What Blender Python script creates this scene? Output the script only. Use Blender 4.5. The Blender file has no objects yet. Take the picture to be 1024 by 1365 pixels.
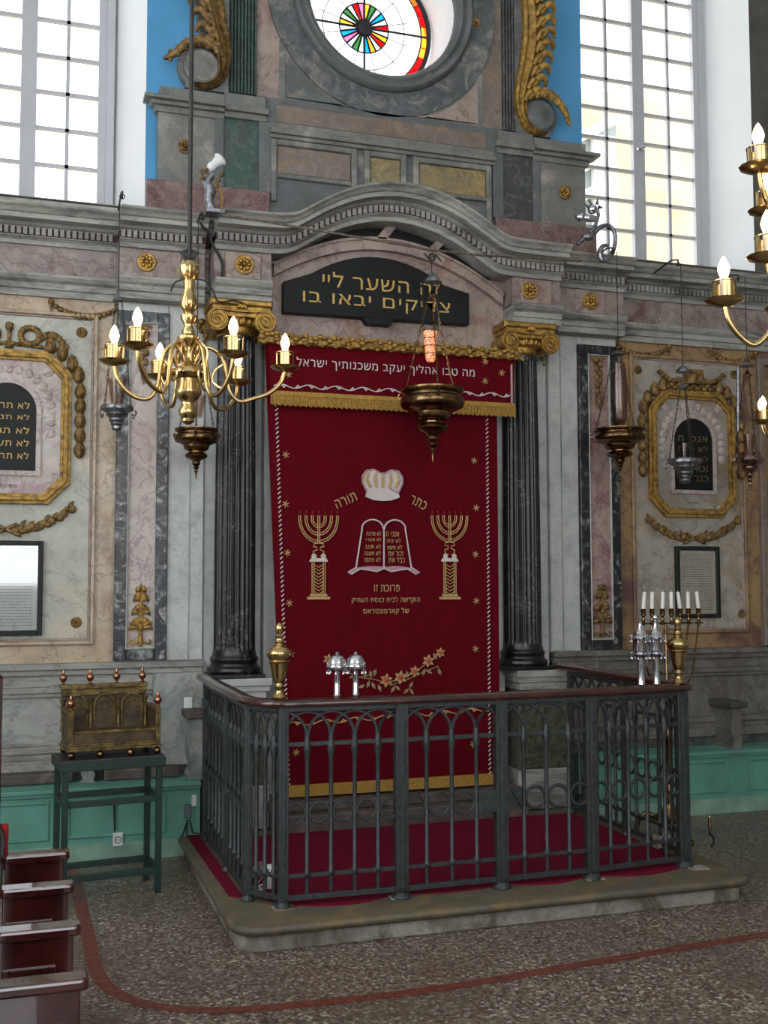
import bpy, bmesh, math, random
from mathutils import Vector, Matrix
random.seed(7)
S = bpy.context.scene
COL = S.collection
PI = math.pi
rad = math.radians

# ---------------------------------------------------------------- camera
YAW, PITCH, ROLL, FPX, CD, CZ = 18.1, 3.8, -.12, 1450., 6.9, 1.6
_y, _p, _r = rad(YAW), rad(PITCH), rad(ROLL)
FWD = Vector((math.sin(_y)*math.cos(_p), math.cos(_y)*math.cos(_p), math.sin(_p)))
_rt = Vector((math.cos(_y), -math.sin(_y), 0)); _up = _rt.cross(FWD)
RGT = _rt*math.cos(_r) + _up*math.sin(_r); UPV = -_rt*math.sin(_r) + _up*math.cos(_r)
CPOS = Vector((0, -CD, CZ))
def at(px, py, Y):
    d = FWD + RGT*((px-512)/FPX) - UPV*((py-682.5)/FPX)
    return CPOS + d*((Y+CD)/d.y)
def atz(px, py, Z):
    d = FWD + RGT*((px-512)/FPX) - UPV*((py-682.5)/FPX)
    return CPOS + d*((Z-CZ)/d.z)
cam_d = bpy.data.cameras.new('camera'); cam = bpy.data.objects.new('camera', cam_d); COL.objects.link(cam)
cam.matrix_world = Matrix((( RGT.x, UPV.x, -FWD.x, CPOS.x), (RGT.y, UPV.y, -FWD.y, CPOS.y), (RGT.z, UPV.z, -FWD.z, CPOS.z), (0,0,0,1)))
cam_d.sensor_fit = 'VERTICAL'; cam_d.sensor_height = 36; cam_d.sensor_width = 27
cam_d.lens = FPX/1365*36; cam_d.clip_start = .05; cam_d.clip_end = 200
S.camera = cam

# ---------------------------------------------------------------- materials
def srgb(c):
    if isinstance(c, str):
        c = [int(c[i:i+2], 16)/255 for i in (0, 2, 4)]
    return tuple((x/12.92 if x <= .04045 else ((x+.055)/1.055)**2.4) for x in c) + (1,)
MC = {}
def newmat(name):
    m = bpy.data.materials.new(name); m.use_nodes = True
    nt = m.node_tree; b = nt.nodes['Principled BSDF']
    return m, nt, b
def plain(name, col, rough=.5, metal=0, spec=.5, var=.12, vscale=6., bump=0, bscale=60, coat=0, emit=None, estr=0):
    m, nt, b = newmat(name); N = nt.nodes.new; L = nt.links.new
    c = srgb(col)
    b.inputs['Roughness'].default_value = rough; b.inputs['Metallic'].default_value = metal
    b.inputs['Specular IOR Level'].default_value = spec; b.inputs['Coat Weight'].default_value = coat
    g = N('ShaderNodeNewGeometry')
    if var:
        n = N('ShaderNodeTexNoise'); n.inputs['Scale'].default_value = vscale; n.inputs['Detail'].default_value = 5
        L(g.outputs['Position'], n.inputs['Vector'])
        r = N('ShaderNodeValToRGB'); r.color_ramp.elements[0].position = .3; r.color_ramp.elements[1].position = .7
        r.color_ramp.elements[0].color = tuple(x*(1-var*2) for x in c[:3])+(1,)
        r.color_ramp.elements[1].color = tuple(min(1, x*(1+var)) for x in c[:3])+(1,)
        L(n.outputs['Fac'], r.inputs['Fac']); L(r.outputs['Color'], b.inputs['Base Color'])
    else: b.inputs['Base Color'].default_value = c
    if bump:
        n2 = N('ShaderNodeTexNoise'); n2.inputs['Scale'].default_value = bscale; n2.inputs['Detail'].default_value = 3
        L(g.outputs['Position'], n2.inputs['Vector'])
        bp = N('ShaderNodeBump'); bp.inputs['Strength'].default_value = bump; bp.inputs['Distance'].default_value = .01
        L(n2.outputs['Fac'], bp.inputs['Height']); L(bp.outputs['Normal'], b.inputs['Normal'])
    if emit:
        b.inputs['Emission Color'].default_value = srgb(emit); b.inputs['Emission Strength'].default_value = estr
    MC[name] = m; return m
def marble(name, c1, c2, vein, scale=3., vw=.02, vamt=.8, rough=.35, patch=None, pth=.6, stretch=(1,1,1), pscale=None, vein2=None, seed=0., soft=.12, grime=.45):
    m, nt, b = newmat(name); N = nt.nodes.new; L = nt.links.new
    g = N('ShaderNodeNewGeometry'); mp = N('ShaderNodeMapping')
    mp.inputs['Scale'].default_value = stretch; mp.inputs['Location'].default_value = (seed, seed*.7, seed*1.3)
    mp.inputs['Rotation'].default_value = (.3, .5, .2)
    L(g.outputs['Position'], mp.inputs['Vector']); P = mp.outputs['Vector']
    def noise(s, d, dist=0., off=0):
        n = N('ShaderNodeTexNoise'); n.inputs['Scale'].default_value = s; n.inputs['Detail'].default_value = d
        n.inputs['Distortion'].default_value = dist; n.inputs['Roughness'].default_value = .6
        if off:
            a = N('ShaderNodeVectorMath'); a.operation = 'ADD'; a.inputs[1].default_value = (off, off*2, off*.5)
            L(P, a.inputs[0]); L(a.outputs[0], n.inputs['Vector'])
        else: L(P, n.inputs['Vector'])
        return n.outputs['Fac']
    def ramp(f, p0, p1):
        r = N('ShaderNodeMapRange'); r.inputs['From Min'].default_value = p0; r.inputs['From Max'].default_value = p1
        L(f, r.inputs['Value']); return r.outputs['Result']
    def mix(f, a, bcol):
        x = N('ShaderNodeMix'); x.data_type = 'RGBA'
        L(f, x.inputs['Factor'])
        for s, v in ((6, a), (7, bcol)):
            if isinstance(v, tuple): x.inputs[s].default_value = v
            else: L(v, x.inputs[s])
        return x.outputs[2]
    def mul(f, k):
        x = N('ShaderNodeMath'); x.operation = 'MULTIPLY'; L(f, x.inputs[0]); x.inputs[1].default_value = k; return x.outputs[0]
    def veins(s, w, off, dist):
        n = noise(s, 6, dist, off)
        a = N('ShaderNodeMath'); a.operation = 'SUBTRACT'; L(n, a.inputs[0]); a.inputs[1].default_value = .5
        ab = N('ShaderNodeMath'); ab.operation = 'ABSOLUTE'; L(a.outputs[0], ab.inputs[0])
        return ramp(ab.outputs[0], w, 0)
    col = mix(ramp(noise(scale, 8, .4), .5-soft-.08, .5+soft+.08), srgb(c1), srgb(c2))
    if patch: col = mix(ramp(noise(pscale or scale*.6, 6, 1.2, 11), pth-.06, pth+.08), col, srgb(patch))
    col = mix(mul(veins(scale*1.1, vw, 5, 1.0), vamt*.8), col, srgb(vein))
    col = mix(mul(veins(scale*2.7, vw*.6, 23, 1.6), vamt*.4), col, srgb(vein2 or vein))
    # grime with a pattern of its own
    col = mix(mul(ramp(noise(9, 8, .2, 41), .45, .8), grime), col, srgb('4a4640'))
    L(col, b.inputs['Base Color']); b.inputs['Roughness'].default_value = rough
    bp = N('ShaderNodeBump'); bp.inputs['Strength'].default_value = .15; bp.inputs['Distance'].default_value = .01
    L(noise(35, 4, 0, 3), bp.inputs['Height']); L(bp.outputs['Normal'], b.inputs['Normal'])
    MC[name] = m; return m

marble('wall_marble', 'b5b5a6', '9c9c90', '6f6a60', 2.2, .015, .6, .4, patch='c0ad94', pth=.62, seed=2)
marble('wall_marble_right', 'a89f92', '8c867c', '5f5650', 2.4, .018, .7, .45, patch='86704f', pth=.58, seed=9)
marble('border_marble', 'b9ac9a', 'a78e6c', '6d5549', 2.6, .02, .7, .4, patch='94705a', pth=.6, seed=4)
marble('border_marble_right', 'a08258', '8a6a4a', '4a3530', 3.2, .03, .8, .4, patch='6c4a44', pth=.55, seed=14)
marble('pilaster_marble', 'bcbdb8', 'a8aba7', '7d8588', 2.8, .014, .5, .4, seed=6)
marble('dark_inlay', '9a9a98', '3a3d42', '0c0e12', 9, .06, .95, .3, patch='121418', pth=.43, pscale=12, seed=1, soft=.02)
marble('blue_inlay', 'b0b0aa', '5c6068', '14171d', 9, .06, .95, .3, patch='1b1e24', pth=.45, pscale=12, seed=3, soft=.04)
marble('pink_inlay', 'beb6ae', 'a9988f', '76505c', 4, .02, .8, .4, patch='9c7a80', pth=.62, seed=5)
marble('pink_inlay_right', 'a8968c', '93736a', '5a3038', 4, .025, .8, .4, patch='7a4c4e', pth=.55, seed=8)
marble('cornice_marble', 'a6a49a', '86857e', '3c3b37', 5, .02, .6, .5, patch='5e5d58', pth=.6, grime=.7, stretch=(.4, 1, 1.6), seed=7)
marble('frieze_marble', '9c9088', '7b6b64', '4c3d3a', 5, .03, .7, .45, patch='6c4a44', pth=.6, seed=10)
marble('pink_marble', 'a59488', '8a766c', '5c3d3a', 3.5, .02, .8, .45, patch='8c5a54', pth=.64, seed=12)
marble('red_marble', '80625c', '5e3c3a', '8a857d', 6, .03, .7, .45, patch='5a2c30', pth=.6, seed=13)
marble('attic_marble', '7c7c74', '60625d', '4a4c4a', 4, .02, .6, .5, patch='9b9489', pth=.6, seed=15)
marble('attic_grey', '67696a', '4d5151', '454a48', 5, .02, .6, .5, patch='8f8377', pth=.62, seed=16)
marble('green_marble', '3c4a44', '23302e', '5a6b5a', 8, .05, .7, .4, patch='2b4a44', pth=.5, seed=17)
marble('slate_marble', '4a4e50', '2e3132', '74746c', 5, .05, .6, .4, patch='3a3a38', pth=.5, seed=18)
marble('ochre_marble', '96855c', '7c6a48', '3c3a34', 6, .03, .7, .45, patch='b0965c', pth=.6, seed=19)
marble('brown_marble', '7c6e62', '685a50', '8f8a80', 6, .03, .6, .45, patch='8a6a50', pth=.6, seed=20)
marble('ring_marble', '666a6a', '3c4144', '35393b', 9, .04, .7, .45, patch='87827a', pth=.55, seed=21)
marble('black_marble', '08090b', '0e1012', '8f9498', 3, .005, .8, .34, vein2='9a7a48', seed=22, grime=.0)
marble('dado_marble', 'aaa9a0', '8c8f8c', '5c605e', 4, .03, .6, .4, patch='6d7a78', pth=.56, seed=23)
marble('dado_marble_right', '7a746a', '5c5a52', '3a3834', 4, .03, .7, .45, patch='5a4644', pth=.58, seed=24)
marble('dark_green_mottle', '3a4234', '1b211c', '6c6c54', 16, .06, .8, .3, patch='7b7a62', pth=.62, pscale=22, seed=25)
marble('platform_stone', '9c978c', '7e7970', '4a443a', 6, .02, .4, .6, patch='5c5648', pth=.55, seed=26)
marble('platform_top', '62594a', '4a4436', '47412f', 8, .02, .4, .55, patch='6a5a3c', pth=.55, seed=27)
marble('step_stone', '5a4e48', '3e3632', '2c2622', 9, .02, .4, .6, patch='6e5e56', pth=.58, seed=28)
plain('blue_paint', '4f93bf', .8, var=.06, vscale=3, bump=.1)
plain('white_paint', 'eff1f1', .7, var=.03, vscale=2, bump=.08)
plain('grey_plaster', '8c8c86', .8, var=.1)
plain('window_wood', 'b4b4b8', .5, var=.03)
plain('gold', 'b08a48', .38, .8, var=.3, vscale=25, bump=.35, bscale=90)
plain('gold_paint', 'a8833f', .5, .4, var=.35, vscale=30, bump=.4, bscale=120)
plain('dull_gold', '86683a', .55, .4, var=.4, vscale=30, bump=.4, bscale=120)
plain('gold_letters', 'c9a45c', .55, .2, var=.15, vscale=60)
plain('brass', 'c2a672', .22, 1, var=.12, vscale=20)
plain('old_brass', '7d6242', .24, 1, var=.3, vscale=25)
plain('pewter', '8f9094', .35, .9, var=.3, vscale=40, bump=.3)
plain('silver', 'd8d8de', .14, 1, var=.1, vscale=40)
plain('rose_silver', 'a98a80', .14, 1, var=.2, vscale=30)
plain('iron', '3a3d3e', .42, .35, var=.2, vscale=30, bump=.25, bscale=150)
plain('dark_iron', '33322f', .5, .5, var=.2)
plain('rusty_iron', '6a6054', .6, .3, var=.3, vscale=30)
plain('slate_black', '0f1312', .5, spec=.25, var=.15)
plain('velvet', '570512', .95, spec=.1, var=.06, vscale=12, bump=.15, bscale=400)
plain('carpet_red', '6c122a', .95, spec=.1, var=.16, vscale=60, bump=.4, bscale=300)
plain('thread_gold', 'c2a26a', .7, .1, var=.2, vscale=150, bump=.4, bscale=500)
plain('thread_white', 'cdc3bd', .7, var=.12, vscale=150, bump=.4, bscale=500)
plain('thread_pink', 'a98290', .7, var=.15, vscale=100)
plain('thread_red', '8c1c22', .7, var=.1)
plain('thread_orange', 'b84a30', .7, var=.25, vscale=120)
plain('thread_leaf', '94825c', .75, var=.3, vscale=90)
plain('fringe_gold', 'b48a3c', .7, .15, var=.3, vscale=120, bump=.6, bscale=200)
plain('rail_wood', '3a1a14', .22, var=.3, vscale=14, coat=.5)
plain('pew_wood', '3a1512', .16, var=.3, vscale=10, coat=.8)
plain('green_paint', '5a9080', .55, var=.1, vscale=5, bump=.15)
plain('pale_green_paint', '7d9c88', .7, var=.18, vscale=7, bump=.2)
plain('dark_green_paint', '0e2a22', .45, var=.15)
plain('chair_gilt', '6e5a30', .45, .5, var=.4, vscale=28, bump=.5, bscale=90)
plain('chair_brown', '4a3a20', .6, .1, var=.35, vscale=14, bump=.3)
plain('dark_wood', '2a2a26', .5, var=.2)
plain('black_frame', '181a19', .5, spec=.3, var=.1)
plain('paper', 'c9b7a4', .25, var=.08, vscale=20)
plain('white_paper', 'c9c6bf', .12, var=.06, vscale=8, coat=.6)
plain('ink', '4a4038', .8, var=0)
plain('wax', 'e3e1d8', .45, var=.03)
plain('copper', 'b07a5a', .22, 1, var=.15, vscale=20)
plain('plastic_white', 'd6d8d6', .4, var=.02)
plain('grey_box', '5a6a68', .5, var=.05)
plain('black_cable', '161816', .5, var=0)
plain('bulb_glow', 'ffe0b0', .4, var=0, emit='ffd090', estr=36)
plain('red_seat', 'a01018', .9, var=.1)
plain('dark_plaster', '5a5650', .85, var=.15)
plain('dentil_red', '4a2a26', .8, var=.2)
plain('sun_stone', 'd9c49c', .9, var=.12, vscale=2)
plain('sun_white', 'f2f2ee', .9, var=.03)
plain('stair_grey', '9aa09c', .9, var=.05)  # even grey of the outside stair wall
plain('lead', '2a2a30', .5, .3, var=0)
def glass(name, col, a=.12, rough=.05):
    m, nt, b = newmat(name); N = nt.nodes.new; L = nt.links.new
    t = N('ShaderNodeBsdfTransparent'); t.inputs[0].default_value = srgb(col)
    g = N('ShaderNodeBsdfGlossy'); g.inputs['Roughness'].default_value = rough
    mx = N('ShaderNodeMixShader'); mx.inputs[0].default_value = a
    L(t.outputs[0], mx.inputs[1]); L(g.outputs[0], mx.inputs[2]); L(mx.outputs[0], nt.nodes['Material Output'].inputs[0])
    MC[name] = m
glass('pane_glass', 'ffffff', .04); glass('lamp_glass', 'eadfd8', .06, .1); glass('clear_glass', 'f4f6f6', .1)
for n, c in (('red', 'ff2a30'), ('amber', 'ffc060'), ('blue', '30b8f0'), ('yellow', 'ffe060'), ('green', '70a070'), ('pink', 'ffa0c0')): glass('stain_'+n, c, .03)
def checker_floor():
    m, nt, b = newmat('terrazzo'); N = nt.nodes.new; L = nt.links.new
    g = N('ShaderNodeNewGeometry')
    v = N('ShaderNodeTexVoronoi'); v.inputs['Scale'].default_value = 80; L(g.outputs['Position'], v.inputs['Vector'])
    r = N('ShaderNodeValToRGB'); cr = r.color_ramp; cr.interpolation = 'CONSTANT'
    cols = [(0, '463c34'), (.2, '7a7062'), (.4, '62564a'), (.55, '8a8072'), (.68, '5c4238'), (.82, '6c6052'), (.93, 'ada698')]
    cr.elements[0].position = 0; cr.elements[0].color = srgb(cols[0][1]); cr.elements[1].position = cols[1][0]; cr.elements[1].color = srgb(cols[1][1])
    for p, c in cols[2:]:
        e = cr.elements.new(p); e.color = srgb(c)
    s = N('ShaderNodeSeparateColor'); L(v.outputs['Color'], s.inputs[0]); L(s.outputs[0], r.inputs['Fac'])
    n = N('ShaderNodeTexNoise'); n.inputs['Scale'].default_value = 2.2; n.inputs['Detail'].default_value = 8; L(g.outputs['Position'], n.inputs['Vector'])
    r2 = N('ShaderNodeMapRange'); r2.inputs['From Min'].default_value = .35; r2.inputs['From Max'].default_value = .7; r2.inputs['To Min'].default_value = 0; r2.inputs['To Max'].default_value = .6
    L(n.outputs['Fac'], r2.inputs['Value'])
    mx = N('ShaderNodeMix'); mx.data_type = 'RGBA'; L(r2.outputs[0], mx.inputs['Factor']); L(r.outputs[0], mx.inputs[6]); mx.inputs[7].default_value = srgb('554a40')
    L(mx.outputs[2], b.inputs['Base Color']); b.inputs['Roughness'].default_value = .38
    MC['terrazzo'] = m
checker_floor()

# ---------------------------------------------------------------- mesh helpers
class MB:
    def __init__(s): s.v = []; s.f = []
    def add(s, vs, fs):
        o = len(s.v); s.v += [tuple(v) for v in vs]; s.f += [tuple(i+o for i in f) for f in fs]; return s
    def box(s, x0, x1, y0, y1, z0, z1):
        if x0 > x1: x0, x1 = x1, x0
        if y0 > y1: y0, y1 = y1, y0
        if z0 > z1: z0, z1 = z1, z0
        v = [(x0,y0,z0),(x1,y0,z0),(x1,y1,z0),(x0,y1,z0),(x0,y0,z1),(x1,y0,z1),(x1,y1,z1),(x0,y1,z1)]
        return s.add(v, [(0,3,2,1),(4,5,6,7),(0,1,5,4),(1,2,6,5),(2,3,7,6),(3,0,4,7)])
    def bbox(s, x0, x1, y0, y1, z0, z1, b=.01):          # box with a bevelled front rim (front = -y)
        if y0 > y1: y0, y1 = y1, y0
        v = [(x0,y1,z0),(x1,y1,z0),(x1,y1,z1),(x0,y1,z1),(x0,y0+b,z0),(x1,y0+b,z0),(x1,y0+b,z1),(x0,y0+b,z1),
             (x0+b,y0,z0+b),(x1-b,y0,z0+b),(x1-b,y0,z1-b),(x0+b,y0,z1-b)]
        f = [(0,3,2,1),(0,1,5,4),(1,2,6,5),(2,3,7,6),(3,0,4,7),(4,5,9,8),(5,6,10,9),(6,7,11,10),(7,4,8,11),(8,9,10,11)]
        return s.add(v, f)
    def prism(s, pts, y0, y1):                             # polygon in xz, thickness along y (y0 front)
        n = len(pts); a = sum(pts[i][0]*pts[(i+1) % n][1]-pts[(i+1) % n][0]*pts[i][1] for i in range(n))
        if a < 0: pts = pts[::-1]
        v = [(x, y0, z) for x, z in pts] + [(x, y1, z) for x, z in pts]
        f = [tuple(range(n)), tuple(range(2*n-1, n-1, -1))] + [(i+n, (i+1) % n+n, (i+1) % n, i) for i in range(n)]
        return s.add(v, f)
    def slab(s, pts, z0, z1):                              # polygon in xy, thickness along z
        n = len(pts); a = sum(pts[i][0]*pts[(i+1) % n][1]-pts[(i+1) % n][0]*pts[i][1] for i in range(n))
        if a < 0: pts = pts[::-1]
        v = [(x, y, z1) for x, y in pts] + [(x, y, z0) for x, y in pts]
        f = [tuple(range(n)), tuple(range(2*n-1, n-1, -1))] + [(i+n, (i+1) % n+n, (i+1) % n, i) for i in range(n)]
        return s.add(v, f)
    def lathe(s, prof, c=(0,0,0), seg=20, axis='z', flute=0, nfl=0):
        vs = []
        for r, z in prof:
            for k in range(seg):
                a = 2*PI*k/seg; rr = r*(1+flute*math.cos(nfl*a)) if flute else r
                p = (rr*math.cos(a), rr*math.sin(a), z)
                if axis == 'y': p = (p[0], -p[2], p[1])
                elif axis == 'x': p = (p[2], p[0], p[1])
                vs.append((p[0]+c[0], p[1]+c[1], p[2]+c[2]))
        n = len(prof); f = []
        for i in range(n-1):
            for k in range(seg):
                k2 = (k+1) % seg; f.append((i*seg+k, i*seg+k2, (i+1)*seg+k2, (i+1)*seg+k))
        f.append(tuple(range(seg-1, -1, -1))); f.append(tuple((n-1)*seg+k for k in range(seg)))
        return s.add(vs, f)
    def tube(s, pts, r, seg=8, closed=False):
        pts = [Vector(p) for p in pts]; n = len(pts); rs = r if isinstance(r, (list, tuple)) else [r]*n
        vs = []; ref = None
        for i, p in enumerate(pts):
            a = pts[(i-1) % n] if (i or closed) else p; b2 = pts[(i+1) % n] if (i < n-1 or closed) else p
            t = (b2-a).normalized()
            if ref is None: ref = Vector((0,0,1)) if abs(t.z) < .9 else Vector((1,0,0))
            u = (ref - t*ref.dot(t))
            if u.length < 1e-5: u = t.orthogonal()
            u.normalize(); w = t.cross(u); ref = u
            for k in range(seg):
                an = 2*PI*k/seg; vs.append(p + (u*math.cos(an)+w*math.sin(an))*rs[i])
        f = []
        for i in range(n if closed else n-1):
            j = (i+1) % n
            for k in range(seg):
                k2 = (k+1) % seg; f.append((i*seg+k, i*seg+k2, j*seg+k2, j*seg+k))
        if not closed: f += [tuple(range(seg-1, -1, -1)), tuple((n-1)*seg+k for k in range(seg))]
        return s.add(vs, f)
    def ball(s, c, r, seg=12, sz=None):
        rx, ry, rz = sz or (r, r, r); m = max(4, seg//2)
        prof = [(math.sin(PI*i/m), -math.cos(PI*i/m)) for i in range(m+1)]
        prof[0] = (.001, -1); prof[-1] = (.001, 1)
        vs = []; n = len(prof)
        for q, z in prof:
            for k in range(seg):
                a = 2*PI*k/seg; vs.append((c[0]+rx*q*math.cos(a), c[1]+ry*q*math.sin(a), c[2]+rz*z))
        f = []
        for i in range(n-1):
            for k in range(seg):
                k2 = (k+1) % seg; f.append((i*seg+k, i*seg+k2, (i+1)*seg+k2, (i+1)*seg+k))
        f += [tuple(range(seg-1, -1, -1)), tuple((n-1)*seg+k for k in range(seg))]
        return s.add(vs, f)
    def torus(s, c, R, r, seg=20, sec=8, axis='y'):
        pts = []
        for k in range(seg):
            a = 2*PI*k/seg; x, z = R*math.cos(a), R*math.sin(a)
            pts.append((c[0]+x, c[1], c[2]+z) if axis == 'y' else ((c[0]+x, c[1]+z, c[2]) if axis == 'z' else (c[0], c[1]+x, c[2]+z)))
        return s.tube(pts, r, sec, True)
    def ringflat(s, c, r0, r1, y0, y1, seg=48):            # annulus facing -y
        vs = []
        for k in range(seg):
            a = 2*PI*k/seg
            for r, y in ((r0, y0), (r1, y0), (r1, y1), (r0, y1)): vs.append((c[0]+r*math.cos(a), y, c[1]+r*math.sin(a)))
        f = []
        for k in range(seg):
            a = k*4; b2 = ((k+1) % seg)*4
            for i in range(4): j = (i+1) % 4; f.append((a+i, a+j, b2+j, b2+i))
        return s.add(vs, f)
    def build(s, name, mat, parent=None, origin=None, smooth=False, bevel=0, world=True):
        """verts are world coordinates unless world=False; the parent's location is taken off"""
        me = bpy.data.meshes.new(name); off = Vector((0,0,0))
        if world:
            if parent is not None: off = WL(parent)
            elif origin is not None: off = Vector(origin)
            else:
                xs = [v[0] for v in s.v]; ys = [v[1] for v in s.v]; zs = [v[2] for v in s.v]
                off = Vector(((min(xs)+max(xs))/2, (min(ys)+max(ys))/2, min(zs)))
        me.from_pydata([Vector(v)-off for v in s.v], [], s.f); me.update()
        bm = bmesh.new(); bm.from_mesh(me); bmesh.ops.recalc_face_normals(bm, faces=bm.faces); bm.to_mesh(me); bm.free()
        me.materials.append(MC[mat])
        if smooth:
            for p in me.polygons: p.use_smooth = True
            try: me.set_sharp_from_angle(angle=rad(50))
            except Exception: pass
        o = bpy.data.objects.new(name, me); COL.objects.link(o)
        if parent is not None: o.parent = parent
        elif world: o.location = off
        if bevel:
            md = o.modifiers.new('Bevel', 'BEVEL'); md.width = bevel; md.segments = 2; md.limit_method = 'ANGLE'
        return o
def WL(o):
    v = Vector(o.location)
    while o.parent is not None: o = o.parent; v = v + Vector(o.location)
    return v
def thing(name, label, cat, loc=(0,0,0), group=None, rz=0):
    o = bpy.data.objects.new(name, None); COL.objects.link(o); o.location = loc; o.empty_display_size = .05
    o.rotation_euler.z = rz
    o['label'] = label; o['category'] = cat
    if group: o['group'] = group
    return o
def tag(o, label, cat, group=None, kind=None):
    o['label'] = label; o['category'] = cat
    if group: o['group'] = group
    if kind: o['kind'] = kind
    return o
def struct(o, label=None):
    o['kind'] = 'structure'
    if label: o['label'] = label
    return o
def copytree(o, parent=None):
    c = o.copy(); COL.objects.link(c); c.parent = parent
    for ch in list(o.children): copytree(ch, c)
    return c
def text(name, s, c, w, h, mat, parent, extrude=.0012, rot=0, rtl=True, bold=0.):
    """writing facing -y, centred at c, fitted to w x h"""
    cu = bpy.data.curves.new(name, 'FONT'); cu.body = s[::-1] if rtl else s
    cu.size = 1; cu.space_character = 1.1; cu.extrude = 0; cu.offset = 0; cu.resolution_u = 3
    o = bpy.data.objects.new(name, cu); COL.objects.link(o)
    bpy.context.view_layer.update()
    me = bpy.data.meshes.new_from_object(o.evaluated_get(bpy.context.evaluated_depsgraph_get()))
    bpy.data.objects.remove(o)
    if not len(me.vertices): return None
    xs = [v.co.x for v in me.vertices]; ys = [v.co.y for v in me.vertices]
    x0, x1, y0, y1 = min(xs), max(xs), min(ys), max(ys)
    sx = w/(x1-x0); sy = h/(y1-y0)
    off = WL(parent); cr, sr = math.cos(rot), math.sin(rot)
    for v in me.vertices:
        x = (v.co.x-(x0+x1)/2)*sx; z = (v.co.y-(y0+y1)/2)*sy
        v.co = Vector((c[0]+x*cr-z*sr, c[1], c[2]+x*sr+z*cr)) - off
    bm = bmesh.new(); bm.from_mesh(me)
    r = bmesh.ops.extrude_face_region(bm, geom=list(bm.faces))
    for e in r['geom']:
        if isinstance(e, bmesh.types.BMVert): e.co.y -= extrude
    bmesh.ops.recalc_face_normals(bm, faces=bm.faces); bm.to_mesh(me); bm.free()
    me.materials.clear(); me.materials.append(MC[mat]); me.name = name
    o = bpy.data.objects.new(name, me); COL.objects.link(o); o.parent = parent
    return o
def cr(pts, n=6):
    """smooth curve through 3-D points"""
    P_ = [Vector(p) for p in pts]; out = []
    for i in range(len(P_)-1):
        a, b2, c, d = P_[max(0, i-1)], P_[i], P_[i+1], P_[min(len(P_)-1, i+2)]
        for k in range(n):
            u = k/n; out.append(tuple(.5*((2*b2)+(c-a)*u+(2*a-5*b2+4*c-d)*u*u+(3*b2-a-3*c+d)*u**3)))
    out.append(tuple(P_[-1])); return out
def crs(vals, n=6):
    out = []
    for i in range(len(vals)-1):
        for k in range(n): out.append(vals[i]+(vals[i+1]-vals[i])*k/n)
    out.append(vals[-1]); return out
def arc(cx, cz, r, a0, a1, n=12, rz=None):
    return [(cx+r*math.cos(rad(a0+(a1-a0)*i/n)), cz+(rz or r)*math.sin(rad(a0+(a1-a0)*i/n))) for i in range(n+1)]
CX = 2.25
def mx(x): return 2*CX-x
# ================================================================ room shell
LX, RX, BY, TZ = -2.6, 6.6, -9.5, 7.6
def shell(name, mat, *boxes):
    m = MB()
    for b in boxes: m.box(*b)
    return struct(m.build(name, mat))
shell('floor', 'terrazzo', (LX-.4, RX+.4, BY-.4, .6, -.2, 0))
shell('ceiling', 'white_paint', (LX-.4, RX+.4, BY-.4, .6, TZ, TZ+.2))
shell('wall_left', 'white_paint', (LX-.3, LX, BY, 0, 0, 1.2), (LX-.3, LX, BY, 0, 6.2, TZ), (LX-.3, LX, BY, -7.6, 1.2, 6.2), (LX-.3, LX, -5.6, -4.4, 1.2, 6.2), (LX-.3, LX, -2.2, 0, 1.2, 6.2))
shell('wall_right', 'grey_plaster', (RX, RX+.3, BY, 0, 0, TZ))
shell('wall_back', 'white_paint', (LX, RX, BY-.3, BY, 0, 1.6), (LX, RX, BY-.3, BY, 6.2, TZ), (LX, -1.6, BY-.3, BY, 1.6, 6.2), (.6, 1.6, BY-.3, BY, 1.6, 6.2), (4.0, RX, BY-.3, BY, 1.6, 6.2))
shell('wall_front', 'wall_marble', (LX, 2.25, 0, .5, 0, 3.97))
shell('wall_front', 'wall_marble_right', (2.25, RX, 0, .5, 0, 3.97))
# upper wall: piers beside the windows, and the middle pier pierced by the round window
OC = (2.25, 5.6); OR = .53
m = MB()
m.slab([(LX, 0), (-.75, 0), (-.6, .5), (LX, .5)], 3.97, TZ); struct(m.build('wall_front', 'white_paint'))
m = MB(); m.slab([(5.25, 0), (RX, 0), (RX, .5), (5.1, .5)], 3.97, TZ); o = struct(m.build('wall_front', 'dark_plaster')); o.data.materials.append(MC['white_paint'])
for p in o.data.polygons:
    if p.normal.x < -.8: p.material_index = 1
WLr, WRr, WLg, WRg = .66, 3.78, .47, 3.93
def pierced():
    vs = []; f = []; K = 64
    z0, z1 = 3.97, TZ
    def edge(a, x0, x1):
        c, s_ = math.cos(a), math.sin(a)
        t = min(((x1-OC[0])/c if c > 1e-6 else (x0-OC[0])/c if c < -1e-6 else 1e9), ((z1-OC[1])/s_ if s_ > 1e-6 else (z0-OC[1])/s_ if s_ < -1e-6 else 1e9))
        return OC[0]+c*t, OC[1]+s_*t
    angs = sorted([2*PI*k/K for k in range(K)] + [math.atan2(z-OC[1], x-OC[0]) % (2*PI) for x in (WLr, WRr) for z in (z0, z1)])
    n = len(angs)
    for a in angs:
        x, z = edge(a, WLr, WRr)
        fr = (x-WLr)/(WRr-WLr)
        xb = WLg+fr*(WRg-WLg)
        vs += [(OC[0]+OR*math.cos(a), 0, OC[1]+OR*math.sin(a)), (x, 0, z), (xb, .5, z), (OC[0]+(OR-.02)*math.cos(a), .5, OC[1]+(OR-.02)*math.sin(a))]
    for k in range(n):
        a = k*4; b2 = ((k+1) % n)*4
        for i in range(4): j = (i+1) % 4; f.append((a+i, a+j, b2+j, b2+i))
    m = MB(); m.add(vs, f); return m
o = struct(pierced().build('wall_front', 'blue_paint'))
o.data.materials.append(MC['white_paint'])
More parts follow.
